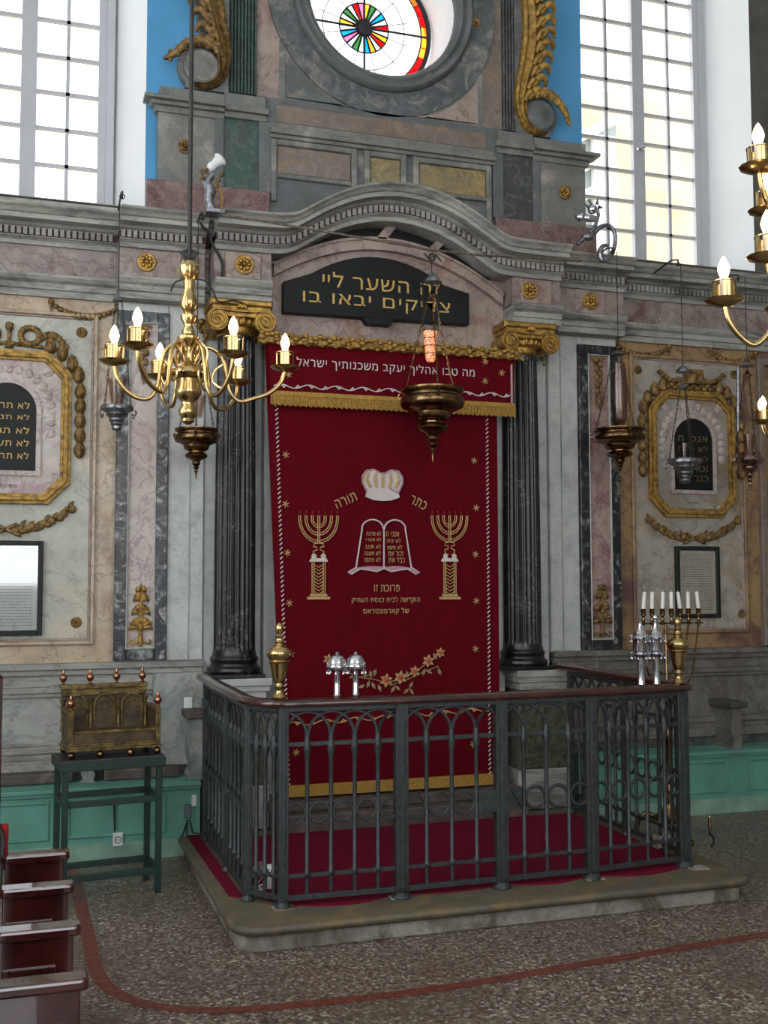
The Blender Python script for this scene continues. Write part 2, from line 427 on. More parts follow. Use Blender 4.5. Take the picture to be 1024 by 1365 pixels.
for p in o.data.polygons:
    c = p.center; n = p.normal
    if abs(n.y) < .9: p.material_index = 1

# ---------------------------------------------------------------- windows 1, 2
def casement_window(name, x0, x1, xm, y, z0, z1, cols, ph, lab):
    w = bpy.data.objects.new(name, None); COL.objects.link(w); w.location = ((x0+x1)/2, y, z0); struct(w, lab)
    fr = MB(); t = .055
    fr.box(x0, x0+t, y-.03, y+.05, z0, z1); fr.box(x1-t, x1, y-.03, y+.05, z0, z1); fr.box(x0+t, x1-t, y-.03, y+.05, z0, z0+.07)
    fr.build('window_frame', 'window_wood', w, bevel=.006)
    for (a, b2) in ((x0+t, xm), (xm, x1-t)):
        s = MB(); sw = .05
        s.box(a, a+sw, y-.02, y+.03, z0+.07, z1); s.box(b2-sw, b2, y-.02, y+.03, z0+.07, z1); s.box(a+sw, b2-sw, y-.02, y+.03, z0+.07, z0+.13)
        xc = (a+b2)/2; s.box(xc-.012, xc+.012, y-.008, y+.02, z0+.13, z1)
        z = z0+.13+ph
        while z < z1: s.box(a+sw, b2-sw, y-.008, y+.02, z-.012, z+.012); z += ph
        so = s.build('casement', 'window_wood', w)
        g = MB(); g.box(a+sw, b2-sw, y+.003, y+.008, z0+.13, z1)
        go = g.build('pane', 'pane_glass', so, world=True)
    return w
def cw_parent_fix(): pass
w1 = casement_window('window_1', -.6, .49, -.055, .40, 3.97, 7.5, 2, .245, 'tall white casement window left of the stone altar front, blown out by daylight')
w2 = casement_window('window_2', 3.88, 5.1, 4.49, .40, 3.97, 7.5, 2, .238, 'tall white casement window right of the round window')
m = MB(); m.lathe([(.008, -.02), (.02, -.015), (.02, .0), (.008, .01)], (4.5, .36, 5.0), 10, 'y'); m.tube([(4.5, .35, 5.0), (4.5, .32, 4.99), (4.44, .32, 4.97)], .01, 6); m.build('window_handle', 'silver', w2)
# reveal sills
m = MB(); m.box(-.8, .7, -.02, .42, 3.98, 3.975); struct(m.build('trim_1', 'cornice_marble'))
m = MB(); m.box(3.7, 5.3, -.02, .42, 3.98, 3.975); struct(m.build('trim_2', 'cornice_marble'))

# ---------------------------------------------------------------- round window (window_3)
w3 = bpy.data.objects.new('window_3', None); COL.objects.link(w3); w3.location = (OC[0], .40, OC[1]); struct(w3, 'round stained glass window with a star of coloured wedges at its centre')
gy = .40; gc = (2.24, 5.62); GR = .50
m = MB(); K = 48
def disc(m, c, r0, r1, a0, a1, y, th=.006, n=6):
    pts = [(c[0]+r0*math.cos(a0+(a1-a0)*i/n), c[1]+r0*math.sin(a0+(a1-a0)*i/n)) for i in range(n+1)] + [(c[0]+r1*math.cos(a1-(a1-a0)*i/n), c[1]+r1*math.sin(a1-(a1-a0)*i/n)) for i in range(n+1)]
    m.prism(pts, y-th/2, y+th/2); return m
disc(m, gc, .185, .44, 0, 2*PI*.999, gy, n=64); m.build('clear_pane', 'clear_glass', w3)
ncell = 36; random.seed(4)
cols = {}
for k in range(ncell):
    c = random.choice(['red', 'amber', 'red', 'pink', 'yellow', 'amber', 'red']); cols.setdefault(c, MB()); disc(cols[c], gc, .44, GR, 2*PI*k/ncell, 2*PI*(k+1)/ncell, gy, n=3)
seq = ['red', 'clear', 'blue', 'clear', 'green', 'yellow', 'pink', 'red', 'clear', 'green', 'clear', 'yellow', 'clear', 'blue', 'pink', 'clear', 'green', 'clear', 'blue', 'amber', 'clear', 'red', 'yellow', 'clear']
for k, c in enumerate(seq):
    cols.setdefault(c, MB()); disc(cols[c], gc, .05, .185, 2*PI*k/24, 2*PI*(k+1)/24, gy, n=2)
for c, mm in cols.items(): mm.build('coloured_pane' if c != 'clear' else 'clear_pane', 'stain_'+c if c != 'clear' else 'clear_glass', w3)
m = MB()
for k in range(24):
    a = 2*PI*k/24; c_, s_ = math.cos(a), math.sin(a)
    m.tube([(gc[0]+.04*c_, gy-.005, gc[1]+.04*s_), (gc[0]+.185*c_, gy-.005, gc[1]+.185*s_)], .008, 6)
m.torus((gc[0], gy-.005, gc[1]), .185, .006, 40, 6); m.torus((gc[0], gy-.005, gc[1]), .44, .006, 56, 6); m.torus((gc[0], gy-.005, gc[1]), .5, .018, 56, 6); m.torus((gc[0], gy-.004, gc[1]), .31, .0035, 48, 5)
for k in range(ncell):
    a = 2*PI*k/ncell; c_, s_ = math.cos(a), math.sin(a); m.tube([(gc[0]+.44*c_, gy-.005, gc[1]+.44*s_), (gc[0]+.5*c_, gy-.005, gc[1]+.5*s_)], .003, 5)
for k in range(12):
    a = 2*PI*(k+.5)/12; c_, s_ = math.cos(a), math.sin(a); m.tube([(gc[0]+.185*c_, gy-.005, gc[1]+.185*s_), (gc[0]+.34*c_, gy-.005, gc[1]+.34*s_)], .003, 5)
for a in (PI/2, PI, 1.5*PI, 0):
    c_, s_ = math.cos(a+.0), math.sin(a+.0); m.tube([(gc[0], gy-.012, gc[1]), (gc[0]+.5*c_, gy-.012, gc[1]+.5*s_)], .009, 6)
m.ball((gc[0], gy-.02, gc[1]), .05, 14, (.062, .02, .062)); m.build('glazing_bars', 'lead', w3, smooth=True)

# ================================================================ attic storey (round window surround)
NT = [2]
def trim(m, mat, bevel=0, smooth=False, label=None):
    NT[0] += 1
    return struct(m.build('trim_%d' % NT[0], mat, bevel=bevel, smooth=smooth), label)
def pn(x0, x1, y0, y1, z0, z1, mat, b=.008):
    m = MB(); m.bbox(x0, x1, y0, y1, z0, z1, b); return trim(m, mat)
def sympn(x0, x1, y0, y1, z0, z1, mat, matr=None, b=.008):
    pn(x0, x1, y0, y1, z0, z1, mat, b); pn(mx(x1), mx(x0), y0, y1, z0, z1, matr or mat, b)
# base block with shoulder mouldings
for (sx, q) in ((1, 0), (-1, 1)):
    X = (lambda x: x) if sx == 1 else mx
    def bx(m, x0, x1, *r): a, b2 = X(x0), X(x1); m.box(min(a, b2), max(a, b2), *r)
    m = MB(); bx(m, .73, 1.14, -.06, 0, 4.14, 4.62); trim(m, 'attic_marble', .004)
    m = MB(); bx(m, .66, 1.45, -.09, 0, 3.88, 4.15); trim(m, 'red_marble', .006)
    m = MB(); bx(m, .71, 1.15, -.075, 0, 4.60, 4.64); bx(m, .68, 1.15, -.10, 0, 4.64, 4.665); bx(m, .64, 1.15, -.13, 0, 4.665, 4.69); bx(m, .74, 1.15, -.09, 0, 4.69, 4.76); trim(m, 'attic_marble', .004)
    m = MB(); bx(m, 1.15, 1.43, -.075, 0, 4.62, 4.66); bx(m, 1.15, 1.44, -.10, 0, 4.66, 4.70); bx(m, 1.15, 1.42, -.08, 0, 4.70, 4.78); trim(m, 'attic_marble', .004)
    m = MB(); bx(m, 1.09, 1.15, -.07, 0, 4.15, 4.62); bx(m, 1.38, 1.46, -.07, 0, 4.15, 4.62); trim(m, 'attic_grey', .004)
    m = MB(); bx(m, 1.15, 1.38, -.05, 0, 4.15, 4.62); trim(m, 'green_marble' if q == 0 else 'slate_marble')
    # fluted strip beside the round window
    m = MB(); n = 8; x0, x1 = 1.19, 1.37
    for k in range(n):
        w = (x1-x0)/n; a, b2 = X(x0+k*w+.004), X(x0+(k+1)*w-.004); m.bbox(min(a, b2), max(a, b2), -.055, -.02, 4.80, TZ, .004)
    bx(m, x0, x1, -.022, 0, 4.78, TZ); trim(m, 'green_marble' if q == 0 else 'slate_marble')
    m = MB(); bx(m, 1.37, 1.52, -.03, 0, 4.78, TZ); trim(m, 'brown_marble' if q else 'pink_marble')
# centre of the attic: frieze of coloured marble panels under the round window
m = MB(); m.box(1.38, 3.12, -.05, 0, 3.88, 4.80); trim(m, 'attic_grey')
m = MB(); m.box(1.45, 3.05, -.085, 0, 4.52, 4.545); m.box(1.45, 3.05, -.105, 0, 4.545, 4.58); m.box(1.45, 3.05, -.07, 0, 4.58, 4.63); trim(m, 'attic_marble', .004)
m = MB()
for x in (1.46, 2.01, 2.10, 2.36, 2.45, 2.99): m.bbox(x, x+.04, -.075, -.04, 4.1, 4.52, .006)
for a, b2 in ((1.5, 2.01), (2.14, 2.36), (2.49, 2.99)): m.bbox(a, b2, -.075, -.04, 4.48, 4.52, .006); m.bbox(a, b2, -.075, -.04, 4.26, 4.29, .006)
trim(m, 'attic_marble')
pn(1.50, 2.01, -.06, -.04, 4.29, 4.48, 'brown_marble'); pn(2.14, 2.36, -.06, -.04, 4.29, 4.48, 'ochre_marble'); pn(2.49, 2.99, -.06, -.04, 4.29, 4.48, 'ochre_marble')
pn(1.50, 3.0, -.06, -.04, 4.63, 4.76, 'brown_marble')
# square field round the opening with ring mouldings
def ringtrim(r0, r1, y0, mat, prof=None):
    m = MB(); m.ringflat(OC, r0, r1, y0, 0, 72); return trim(m, mat, smooth=False)
def field():
    m = MB(); vs = []; f = []; x0, x1, z0, z1 = 1.52, 2.98, 4.78, TZ
    angs = sorted([2*PI*k/64 for k in range(64)] + [math.atan2(z-OC[1], x-OC[0]) % (2*PI) for x in (x0, x1) for z in (z0, z1)])
    for a in angs:
        c, s_ = math.cos(a), math.sin(a)
        t = min(((x1-OC[0])/c if c > 1e-6 else (x0-OC[0])/c if c < -1e-6 else 1e9), ((z1-OC[1])/s_ if s_ > 1e-6 else (z0-OC[1])/s_ if s_ < -1e-6 else 1e9))
        t = max(t, .71)
        vs += [(OC[0]+.7*c, -.035, OC[1]+.7*s_), (OC[0]+c*t, -.035, OC[1]+s_*t), (OC[0]+c*t, 0, OC[1]+s_*t), (OC[0]+.7*c, 0, OC[1]+.7*s_)]
    n = len(angs)
    for k in range(n):
        a = k*4; b2 = ((k+1) % n)*4
        for i in range(4): f.append((a+i, a+(i+1) % 4, b2+(i+1) % 4, b2+i))
    m.add(vs, f); return m
trim(field(), 'attic_marble')
ringtrim(.64, .82, -.05, 'ring_marble')
def ringlathe(prof, mat):
    m = MB(); K = 72; vs = []; f = []; n = len(prof)
    for k in range(K):
        a = 2*PI*k/K
        for r, y in prof: vs.append((OC[0]+r*math.cos(a), y, OC[1]+r*math.sin(a)))
    for k in range(K):
        for i in range(n-1): a = k*n+i; b2 = ((k+1) % K)*n+i; f.append((a, a+1, b2+1, b2))
    m.add(vs, f); return trim(m, mat, smooth=True)
ringlathe([(.53, .02), (.53, -.05), (.55, -.075), (.57, -.085), (.585, -.07), (.60, -.07), (.60, -.09), (.63, -.1), (.65, -.085), (.655, -.05), (.655, 0)], 'attic_grey')
# raised spandrel frames at the lower corners of the field
for q in (0, 1):
    X = (lambda x: x) if q == 0 else mx
    pts = [(1.56, 4.82), (2.12, 4.82)] + [(2.25-.84*math.sin(rad(a)), 5.6-.84*math.cos(rad(a))) for a in range(20, 56, 5)] + [(1.56, 5.12)]
    pts = [(X(a), b2) for a, b2 in pts]
    m = MB(); m.prism(pts, -.045, -.03); trim(m, 'pink_marble' if q else 'attic_grey')

# ================================================================ entablature
def step(x, tbl):
    for a, b2, y in tbl:
        if a <= x <= b2: return y
    return tbl[-1][2]
YB = [(LX, .49, -.02), (.49, 1.02, -.15), (1.02, 1.06, -.06), (1.06, 3.44, -.28), (3.44, 3.48, -.06), (3.48, 4.01, -.15), (4.01, RX, -.02)]
AC, AW, AH = 2.25, .80, .29
def hc(x):
    u = abs(x-2.245)/.70; v = 1-u*u
    return 0 if u > 1.4 else AH*(v+math.sqrt(v*v+.03))/2-.0017
    # flat-topped ogee: circular crown meeting concave shoulders
    return AH*(1-(1-math.cos(PI*min(1, u**.98)))/2)
def sweep(tbl, prof, h, mat, x0, x1, label=None, dx=.05, smooth=False):
    xs = []; cuts = sorted({a for a, _, _ in tbl} | {b2 for _, b2, _ in tbl})
    segs = []
    for a, b2, y in tbl:
        a2, b3 = max(a, x0), min(b2, x1)
        if b3-a2 <= 1e-6: continue
        curved = h is not None
        n = max(1, int((b3-a2)/(dx if curved and b3 > 1.3 and a2 < 3.3 else 10)))
        segs += [((a2+(b3-a2)*i/n), y) for i in range(n+1)]
    n = len(prof); vs = []; f = []
    for x, y in segs:
        for dy, z in prof: vs.append((x, y+dy, z+(h(x) if h else 0)))
    for k in range(len(segs)-1):
        for i in range(n-1): a = k*n+i; b2 = a+n; f.append((a, a+1, b2+1, b2))
    f.append(tuple(range(n))); f.append(tuple(range(len(segs)*n-1, (len(segs)-1)*n-1, -1)))
    m = MB(); m.add(vs, f); return trim(m, mat, smooth=False, label=label)
cor = [(.27, 3.675), (-.02, 3.675), (-.025, 3.70), (-.04, 3.712), (-.05, 3.716), (-.05, 3.774), (-.065, 3.778), (-.085, 3.792), (-.15, 3.798), (-.15, 3.826), (-.165, 3.83), (-.18, 3.848), (-.20, 3.862), (-.205, 3.875), (.27, 3.885)]
sweep(YB, cor, hc, 'cornice_marble', LX, RX, 'grey marble cornice that arches over the inscribed tablet')
# dentil course: red band with pale dentils
m = MB(); db = MB()
x = LX+.02
for a, b2, y in YB:
    x = a+.012
    while x+.022 < b2:
        h0 = hc(x+.011)
        m.box(x, x+.024, y-.066, y-.045, 3.724+h0, 3.768+h0) if not (b2-a < .1) else None
        x += .036
trim(m, 'cornice_marble')
redp = [(-.04, 3.722), (-.0515, 3.722), (-.0515, 3.77), (-.04, 3.77)]
sweep(YB, redp, hc, 'dentil_red', LX, RX)
low = [(.27, 3.36), (-.012, 3.36), (-.012, 3.40), (-.025, 3.405), (-.025, 3.44), (-.045, 3.455), (-.055, 3.475), (-.055, 3.49), (.27, 3.495)]
frz = [(.27, 3.485), (0, 3.485), (0, 3.685), (.27, 3.685)]
YL = [(LX, .49, -.02), (.49, 1.02, -.15), (1.02, 1.06, -.06), (1.06, 1.42, -.28)]
YR = [(3.08, 3.44, -.28), (3.44, 3.48, -.06), (3.48, 4.01, -.15), (4.01, RX, -.02)]
sweep(YL, low, None, 'cornice_marble', LX, 1.42); sweep(YR, low, None, 'cornice_marble', 3.08, RX)
sweep(YL, frz, None, 'frieze_marble', LX, 1.42); sweep(YR, frz, None, 'frieze_marble', 3.08, RX)
# blocks behind the frieze medallions
for x, y in ((.76, -.15), (1.24, -.28), (mx(1.24), -.28), (mx(.76), -.15)): pn(x-.115, x+.115, y-.012, y, 3.5, 3.672, 'pink_marble', .006)
# medium tympanum under the arch
m = MB(); m.box(1.42, 3.08, -.13, 0, 3.05, 3.72)
pts = [(1.42, 3.72)] + [(x/100, 3.74+hc(x/100)) for x in range(142, 309, 6)] + [(3.08, 3.72)]
m.prism(pts, -.13, 0); trim(m, 'pink_marble')
def bandz(x): return 3.885-.42*(x-2.21)**2      # top edge of the arched strip over the tablet
xs = [1.46+1.6*i/32 for i in range(33)]
m = MB(); m.prism([(x, 3.60) for x in (1.46, 3.06)][::-1] + [(x, max(3.60, bandz(x)-.004)) for x in xs], -.16, -.12) if False else None
# black lunettes between the strip and the cornice
top = lambda x: 3.69+hc(x)
def lun(x0, x1):
    xs2 = [x0+(x1-x0)*i/12 for i in range(13)]
    m = MB(); m.prism([(x, bandz(x)+.0) for x in xs2] + [(x, max(bandz(x)+.004, top(x)+.02)) for x in reversed(xs2)], -.145, -.128); trim(m, 'slate_black')
lun(1.50, 2.20); lun(2.20, 2.58); lun(2.58, 2.97)
m = MB()
strip = [(x, bandz(x)) for x in xs] + [(x, bandz(x)-.075) for x in reversed(xs)]
m.prism(strip, -.175, -.12); m.prism([(x, bandz(x)+.006) for x in xs] + [(x, bandz(x)-.012) for x in reversed(xs)], -.19, -.12); trim(m, 'pink_marble')
m = MB()
for (xa, za, xb, zb) in ((2.14, bandz(2.16)-.01, 2.25, 4.02), (2.50, bandz(2.52)-.01, 2.62, 3.95)):
    m.prism([(xa, za), (xa+.075, za), (xb+.075, zb), (xb, zb)], -.19, -.12)
trim(m, 'pink_marble', .005)

# inscribed tablet
t = thing('inscribed_tablet', 'black shouldered stone tablet with two lines of gold letters under the arch', 'tablet', (2.16, -.2, 3.34))
zt = lambda x: 3.56+.19*max(0, 1-((x-2.16)/.52)**2)
xs = [1.70+.92*i/16 for i in range(17)]
pts = [(1.52, 3.335), (2.8, 3.345), (2.8, 3.56)] + [(x, zt(x)) for x in reversed(xs)] + [(1.52, 3.535)]
m = MB(); m.prism(pts, -.2, -.125); m.prism([(2.08, 3.3), (2.24, 3.3), (2.27, 3.345), (2.05, 3.345)], -.198, -.125)
m.build('slab', 'slate_black', t, bevel=.004)
def tx(name, s, p1, p2, Y, h, mat, par, bold=.008, ex=.0015):
    a, b2 = at(p1[0], p1[1], Y), at(p2[0], p2[1], Y)
    c = ((a.x+b2.x)/2, Y, (a.z+b2.z)/2)
    return text(name, s, c, abs(b2.x-a.x), h, mat, par, ex, 0, True, bold)
tx('inscription', 'זה השער לײ', (430, 368), (586, 388), -.201, .10, 'gold_letters', t)
tx('inscription', 'צדיקים יבאו בו', (404, 399), (600, 412), -.201, .095, 'gold_letters', t)
tx('inscription', 'מח', (512, 423), (524, 424), -.199, .022, 'gold_letters', t) if False else None

# medallions of the frieze and rosettes
def rosette(x, y, z, r, lab, grp=None, mat='gold', pet=8, name='gilt_rosette', cat='rosette'):
    t = thing(name, lab, cat, (x, y, z), grp)
    m = MB(); m.lathe([(r*.2, 0), (r, 0), (r, -.012), (r*.93, -.022), (r*.86, -.012), (r*.3, -.01)][::-1], (x, y, z), 28, 'y')
    m = MB(); m.torus((x, y-.008, z), r*.92, r*.09, 28, 8); m.lathe([(r*.9, .0), (r*.9, .012), (.001, .012)], (x, y, z), 24, 'y')
    m.build('rim', mat, t, smooth=True)
    m = MB()
    for k in range(pet):
        a = 2*PI*k/pet; m.ball((x+.5*r*math.cos(a), y-.016, z+.5*r*math.sin(a)), r*.2, 8, (r*.26*(abs(math.cos(a))*.5+.7), r*.18, r*.26*(abs(math.sin(a))*.5+.7)))
    m.ball((x, y-.022, z), r*.2, 10); m.build('petals', mat, t, smooth=True)
    return t
rosette(.66, -.165, 3.588, .058, 'round gilt medallion in the frieze left of the brass chandelier stem', )
rosette(1.245, -.295, 3.588, .06, 'round gilt medallion in the frieze above the left gilded capital')
rosette(3.2, -.295, 3.588, .06, 'round gilt medallion in the frieze above the right gilded capital')
rosette(3.735, -.165, 3.588, .058, 'round gilt medallion in the frieze right of the right capital')
rosette(.9, -.065, 4.39, .045, 'small gilt rosette on the grey block below the left blue wall', mat='dull_gold')
rosette(3.60, -.065, 4.395, .05, 'small gilt rosette on the grey block beside the right window')
rosette(2.93, -.035, 5.55, .045, 'small gilt rosette to the right of the round window')
for (px, py, lab) in ((109, 444, 'small gilt flower rosette above the left arched tablet'), (849, 493.5, 'small gilt flower rosette left of the crest of the right tablet'), (977, 500, 'small gilt flower rosette right of the crest of the right tablet'),
                      (101.5, 829.7, 'small gilt flower rosette low on the left wall beside the green table'), (987.7, 818, 'small gilt flower rosette low on the right wall beside the framed text')):
    p = at(px, py, 0); rosette(p.x, -.006, p.z, .034, lab, mat='dull_gold')
# ================================================================ pilasters, panels, dado
def frame(x0, x1, z0, z1, t, y0, y1, mat, lab=None):
    m = MB(); m.bbox(x0, x0+t, y0, y1, z0, z1, .004); m.bbox(x1-t, x1, y0, y1, z0, z1, .004); m.bbox(x0+t, x1-t, y0, y1, z0, z0+t, .004); m.bbox(x0+t, x1-t, y0, y1, z1-t, z1, .004)
    return trim(m, mat, label=lab)
for q in (0, 1):
    X = (lambda a, b2: (a, b2)) if q == 0 else (lambda a, b2: (mx(b2), mx(a)))
    R = q == 1
    a, b2 = X(.50, .815); pn(a, b2, -.06, 0, 1.13, 3.36, 'pilaster_marble')
    frame(a, b2, 1.14, 3.30, .072, -.085, -.05, 'blue_inlay' if not R else 'dark_inlay')
    pn(a+.072, b2-.072, -.068, -.05, 1.21, 3.23, 'pink_inlay' if not R else 'pink_inlay_right', .004)
    frame(a+.07, b2-.07, 1.208, 3.232, .008, -.09, -.06, 'pilaster_marble')
    a, b2 = X(.815, 1.045); pn(a, b2, -.06, 0, 1.13, 3.36, 'pilaster_marble')
    a, b2 = X(.95, .957); pn(a, b2, -.066, -.055, 1.13, 3.36, 'dado_marble', .001)
    a, b2 = X(1.045, 1.42); pn(a, b2, -.03, 0, .9, 3.36, 'pilaster_marble')
    # big bay panel: border stone, moulding, field
    if not R: A = [(-1.6, .50)]
    else: A = [(4.0, 5.42)]
    x0, x1 = A[0]
    pn(x0, x1, -.008, 0, 1.13, 3.36, 'border_marble' if not R else 'border_marble_right', .001)
    fx0, fx1 = (-1.5, .385) if not R else (4.13, 5.10)
    frame(fx0, fx1, 1.24, 3.27, .022, -.034, -.005, 'border_marble' if not R else 'border_marble_right')
    frame(fx0+.022, fx1-.022, 1.262, 3.248, .014, -.022, -.005, 'pink_marble')
    pn(fx0+.036, fx1-.036, -.014, 0, 1.276, 3.234, 'wall_marble' if not R else 'wall_marble_right', .002)
# narrow pilaster at the right edge
pn(5.42, 5.75, -.06, 0, 1.13, 3.36, 'border_marble_right'); frame(5.22, 5.42, 1.14, 3.3, .05, -.05, 0, 'brown_marble')
# dado: ledge, stone panel, base mouldings
def dado(x0, x1, mat, R):
    m = MB()
    for (z0, z1, y) in ((1.095, 1.13, -.10), (1.06, 1.095, -.075), (.99, 1.06, -.05), (.955, .99, -.065), (.93, .955, -.05)): m.box(x0, x1, y, 0, z0, z1)
    trim(m, 'cornice_marble' if not R else 'dado_marble_right', .004)
    m = MB(); m.box(x0, x1, -.03, 0, .66, .93); trim(m, 'dado_marble' if not R else 'dado_marble_right')
    m = MB()
    for (z0, z1, y) in ((.64, .66, -.045), (.60, .64, -.07), (.56, .60, -.055), (.50, .56, -.075)): m.box(x0, x1, y, 0, z0, z1)
    trim(m, 'cornice_marble' if not R else 'dado_marble_right', .004)
    m = MB(); m.box(x0, x1, -.05, 0, .40, .50); trim(m, 'slate_marble')
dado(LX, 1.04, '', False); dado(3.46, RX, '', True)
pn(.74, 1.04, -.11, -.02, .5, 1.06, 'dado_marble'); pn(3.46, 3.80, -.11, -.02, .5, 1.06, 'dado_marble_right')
# pedestals under the columns
for q in (0, 1):
    X = (lambda a, b2: (a, b2)) if q == 0 else (lambda a, b2: (mx(b2), mx(a)))
    a, b2 = X(1.0, 1.43)
    m = MB()
    m.box(a, b2, -.33, 0, .985, 1.03); m.box(a+.01, b2-.01, -.315, 0, .95, .985); m.box(a+.03, b2-.03, -.30, 0, .90, .95); trim(m, 'pilaster_marble' if q == 0 else 'cornice_marble', .005)
    a, b2 = X(1.04, 1.40); pn(a, b2, -.285, 0, .38, .90, 'dark_green_mottle'); a, b2 = X(1.02, 1.42); pn(a, b2, -.31, 0, .12, .38, 'cornice_marble')
# stone step below the curtain and the ark opening wall
m = MB(); m.box(1.42, 3.06, -.50, 0, .12, .23); trim(m, 'step_stone', .01)
m = MB(); m.box(1.40, 3.08, -.42, 0, .23, .29); trim(m, 'step_stone', .012)
m = MB(); m.box(1.42, 3.08, -.10, 0, .29, 3.05); trim(m, 'pilaster_marble')

# ---------------------------------------------------------------- columns
def column(x, lab, capname):
    y = -.155
    t = thing('fluted_column', lab, 'column', (x, y, 1.03))
    m = MB(); m.box(x-.165, x+.165, y-.165, y+.125, 1.03, 1.055); m.lathe([(.16, 1.055), (.168, 1.07), (.165, 1.09), (.15, 1.10), (.143, 1.115), (.148, 1.13), (.152, 1.145), (.14, 1.16), (.134, 1.175)], (x, y, 0), 32)
    m.build('base', 'black_marble', t, smooth=True, bevel=.003)
    # fluted shaft
    K = 120; vs = []; f = []; zs = [1.17, 1.19, 1.22, 2.0, 2.6, 3.10, 3.13, 3.16]; rs = [.136, .131, .128, .127, .122, .116, .117, .121]
    m = MB()
    for i, (z, r) in enumerate(zip(zs, rs)):
        fl = .0 if i in (0, 1, 6, 7) else .009
        for k in range(K):
            ph = (k % 5)/5*2*PI; a = 2*PI*k/K; rr = r-fl*(.5-.5*math.cos(ph)); vs.append((x+rr*math.cos(a), y+rr*math.sin(a), z))
    for i in range(len(zs)-1):
        for k in range(K): k2 = (k+1) % K; f.append((i*K+k, i*K+k2, (i+1)*K+k2, (i+1)*K+k))
    m.add(vs, f); m.build('shaft', 'black_marble', t)
    c = capital(x, y, t)
    return t
def spiral(cx, cz, r0, turns, n=40, dirn=1, a0=PI/2):
    pts = []
    for i in range(n+1):
        u = i/n; r = r0*(1-u)**.9*.92+.004; a = a0+dirn*turns*2*PI*u; pts.append((cx+r*math.cos(a), cz+r*math.sin(a)))
    return pts
def capital(x, y, t):
    z0 = 3.15
    c = MB(); c.lathe([(.122, 3.15), (.13, 3.16), (.122, 3.172), (.122, 3.2), (.15, 3.215), (.155, 3.24), (.145, 3.26)], (x, y, 0), 32)
    for k in range(12):
        a = PI+PI*(k+.5)/12; c.ball((x+.148*math.cos(a), y+.148*math.sin(a), 3.235), .018, 8, (.018, .018, .024))
    c.box(x-.17, x+.17, y-.165, y+.12, 3.255, 3.285)
    cap = c.build('capital', 'gold', t, smooth=True, bevel=.003)
    m = MB(); m.bbox(x-.195, x+.195, y-.19, y+.13, 3.315, 3.36, .012); m.box(x-.18, x+.18, y-.175, y+.12, 3.285, 3.318); m.build('abacus', 'gold', cap, world=True)
    for s_ in (-1, 1):
        m = MB(); vx = x+s_*.15
        m.lathe([(.074, -.165), (.074, -.15), (.06, -.14), (.052, 0), (.06, .10), (.07, .12)], (vx, y, 3.225), 24, 'y') if False else None
        m.lathe([(.001, .178), (.066, .178), (.072, .165), (.058, .14), (.05, .02), (.058, -.08), (.07, -.11), (.001, -.11)], (vx, y, 3.225), 24, 'y')
        sp = spiral(vx, 3.225, .066, 2.3, 44, -s_, PI/2)
        m.tube([(a, y-.183, b2) for a, b2 in sp], .0075, 6)
        m.build('volute', 'gold', cap, smooth=True)
    m = MB(); m.tube([(x-.15, y-.175, 3.292), (x-.05, y-.175, 3.286), (x+.05, y-.175, 3.286), (x+.15, y-.175, 3.292)], .009, 6)
    for k in range(5): m.ball((x-.02+.01*k, y-.19, 3.31+.01*(k % 2)), .014, 8)
    m.build('leaf_ornament', 'gold', cap, smooth=True)
    # drop ornaments at the outer corners
    m = MB()
    for s_ in (-1, 1):
        if (x < 2.25) == (s_ < 0):
            for (dx, dz, r) in ((.215, .05, .024), (.235, .02, .02), (.25, .055, .018), (.19, -.04, .018), (.20, -.075, .013), (.22, -.01, .016)): m.ball((x+s_*dx, y+.03, 3.2+dz), r, 8)
    m.build('leaf_spray', 'dull_gold', cap, smooth=True)
    return cap
column(1.225, 'black fluted marble column with gilded scroll capital, left of the red curtain', 0)
column(3.19, 'black fluted marble column with gilded scroll capital, right of the red curtain', 1)

# ---------------------------------------------------------------- gilded carved rail over the curtain
t = thing('gilded_rail', 'carved gilded rail with twisted foliage running along the top of the red curtain', 'rail', (2.2, -.36, 3.08))
m = MB(); m.box(1.33, 3.10, -.38, -.30, 3.09, 3.15); m.build('backing', 'gold_paint', t, bevel=.01)
m = MB(); n = 58
for k in range(n):
    x = 1.345+1.745*k/(n-1)
    for ph in (0, PI): z = 3.12+.024*math.sin(k*.9+ph); m.ball((x, -.39-.006*math.cos(k*.9+ph), z), .014, 7, (.022, .014, .013))
    if k % 3 == 0: m.ball((x, -.385, 3.152), .012, 6, (.02, .012, .012)); m.ball((x+.01, -.385, 3.09), .012, 6, (.02, .012, .012))
m.build('carving', 'gold_paint', t, smooth=True)

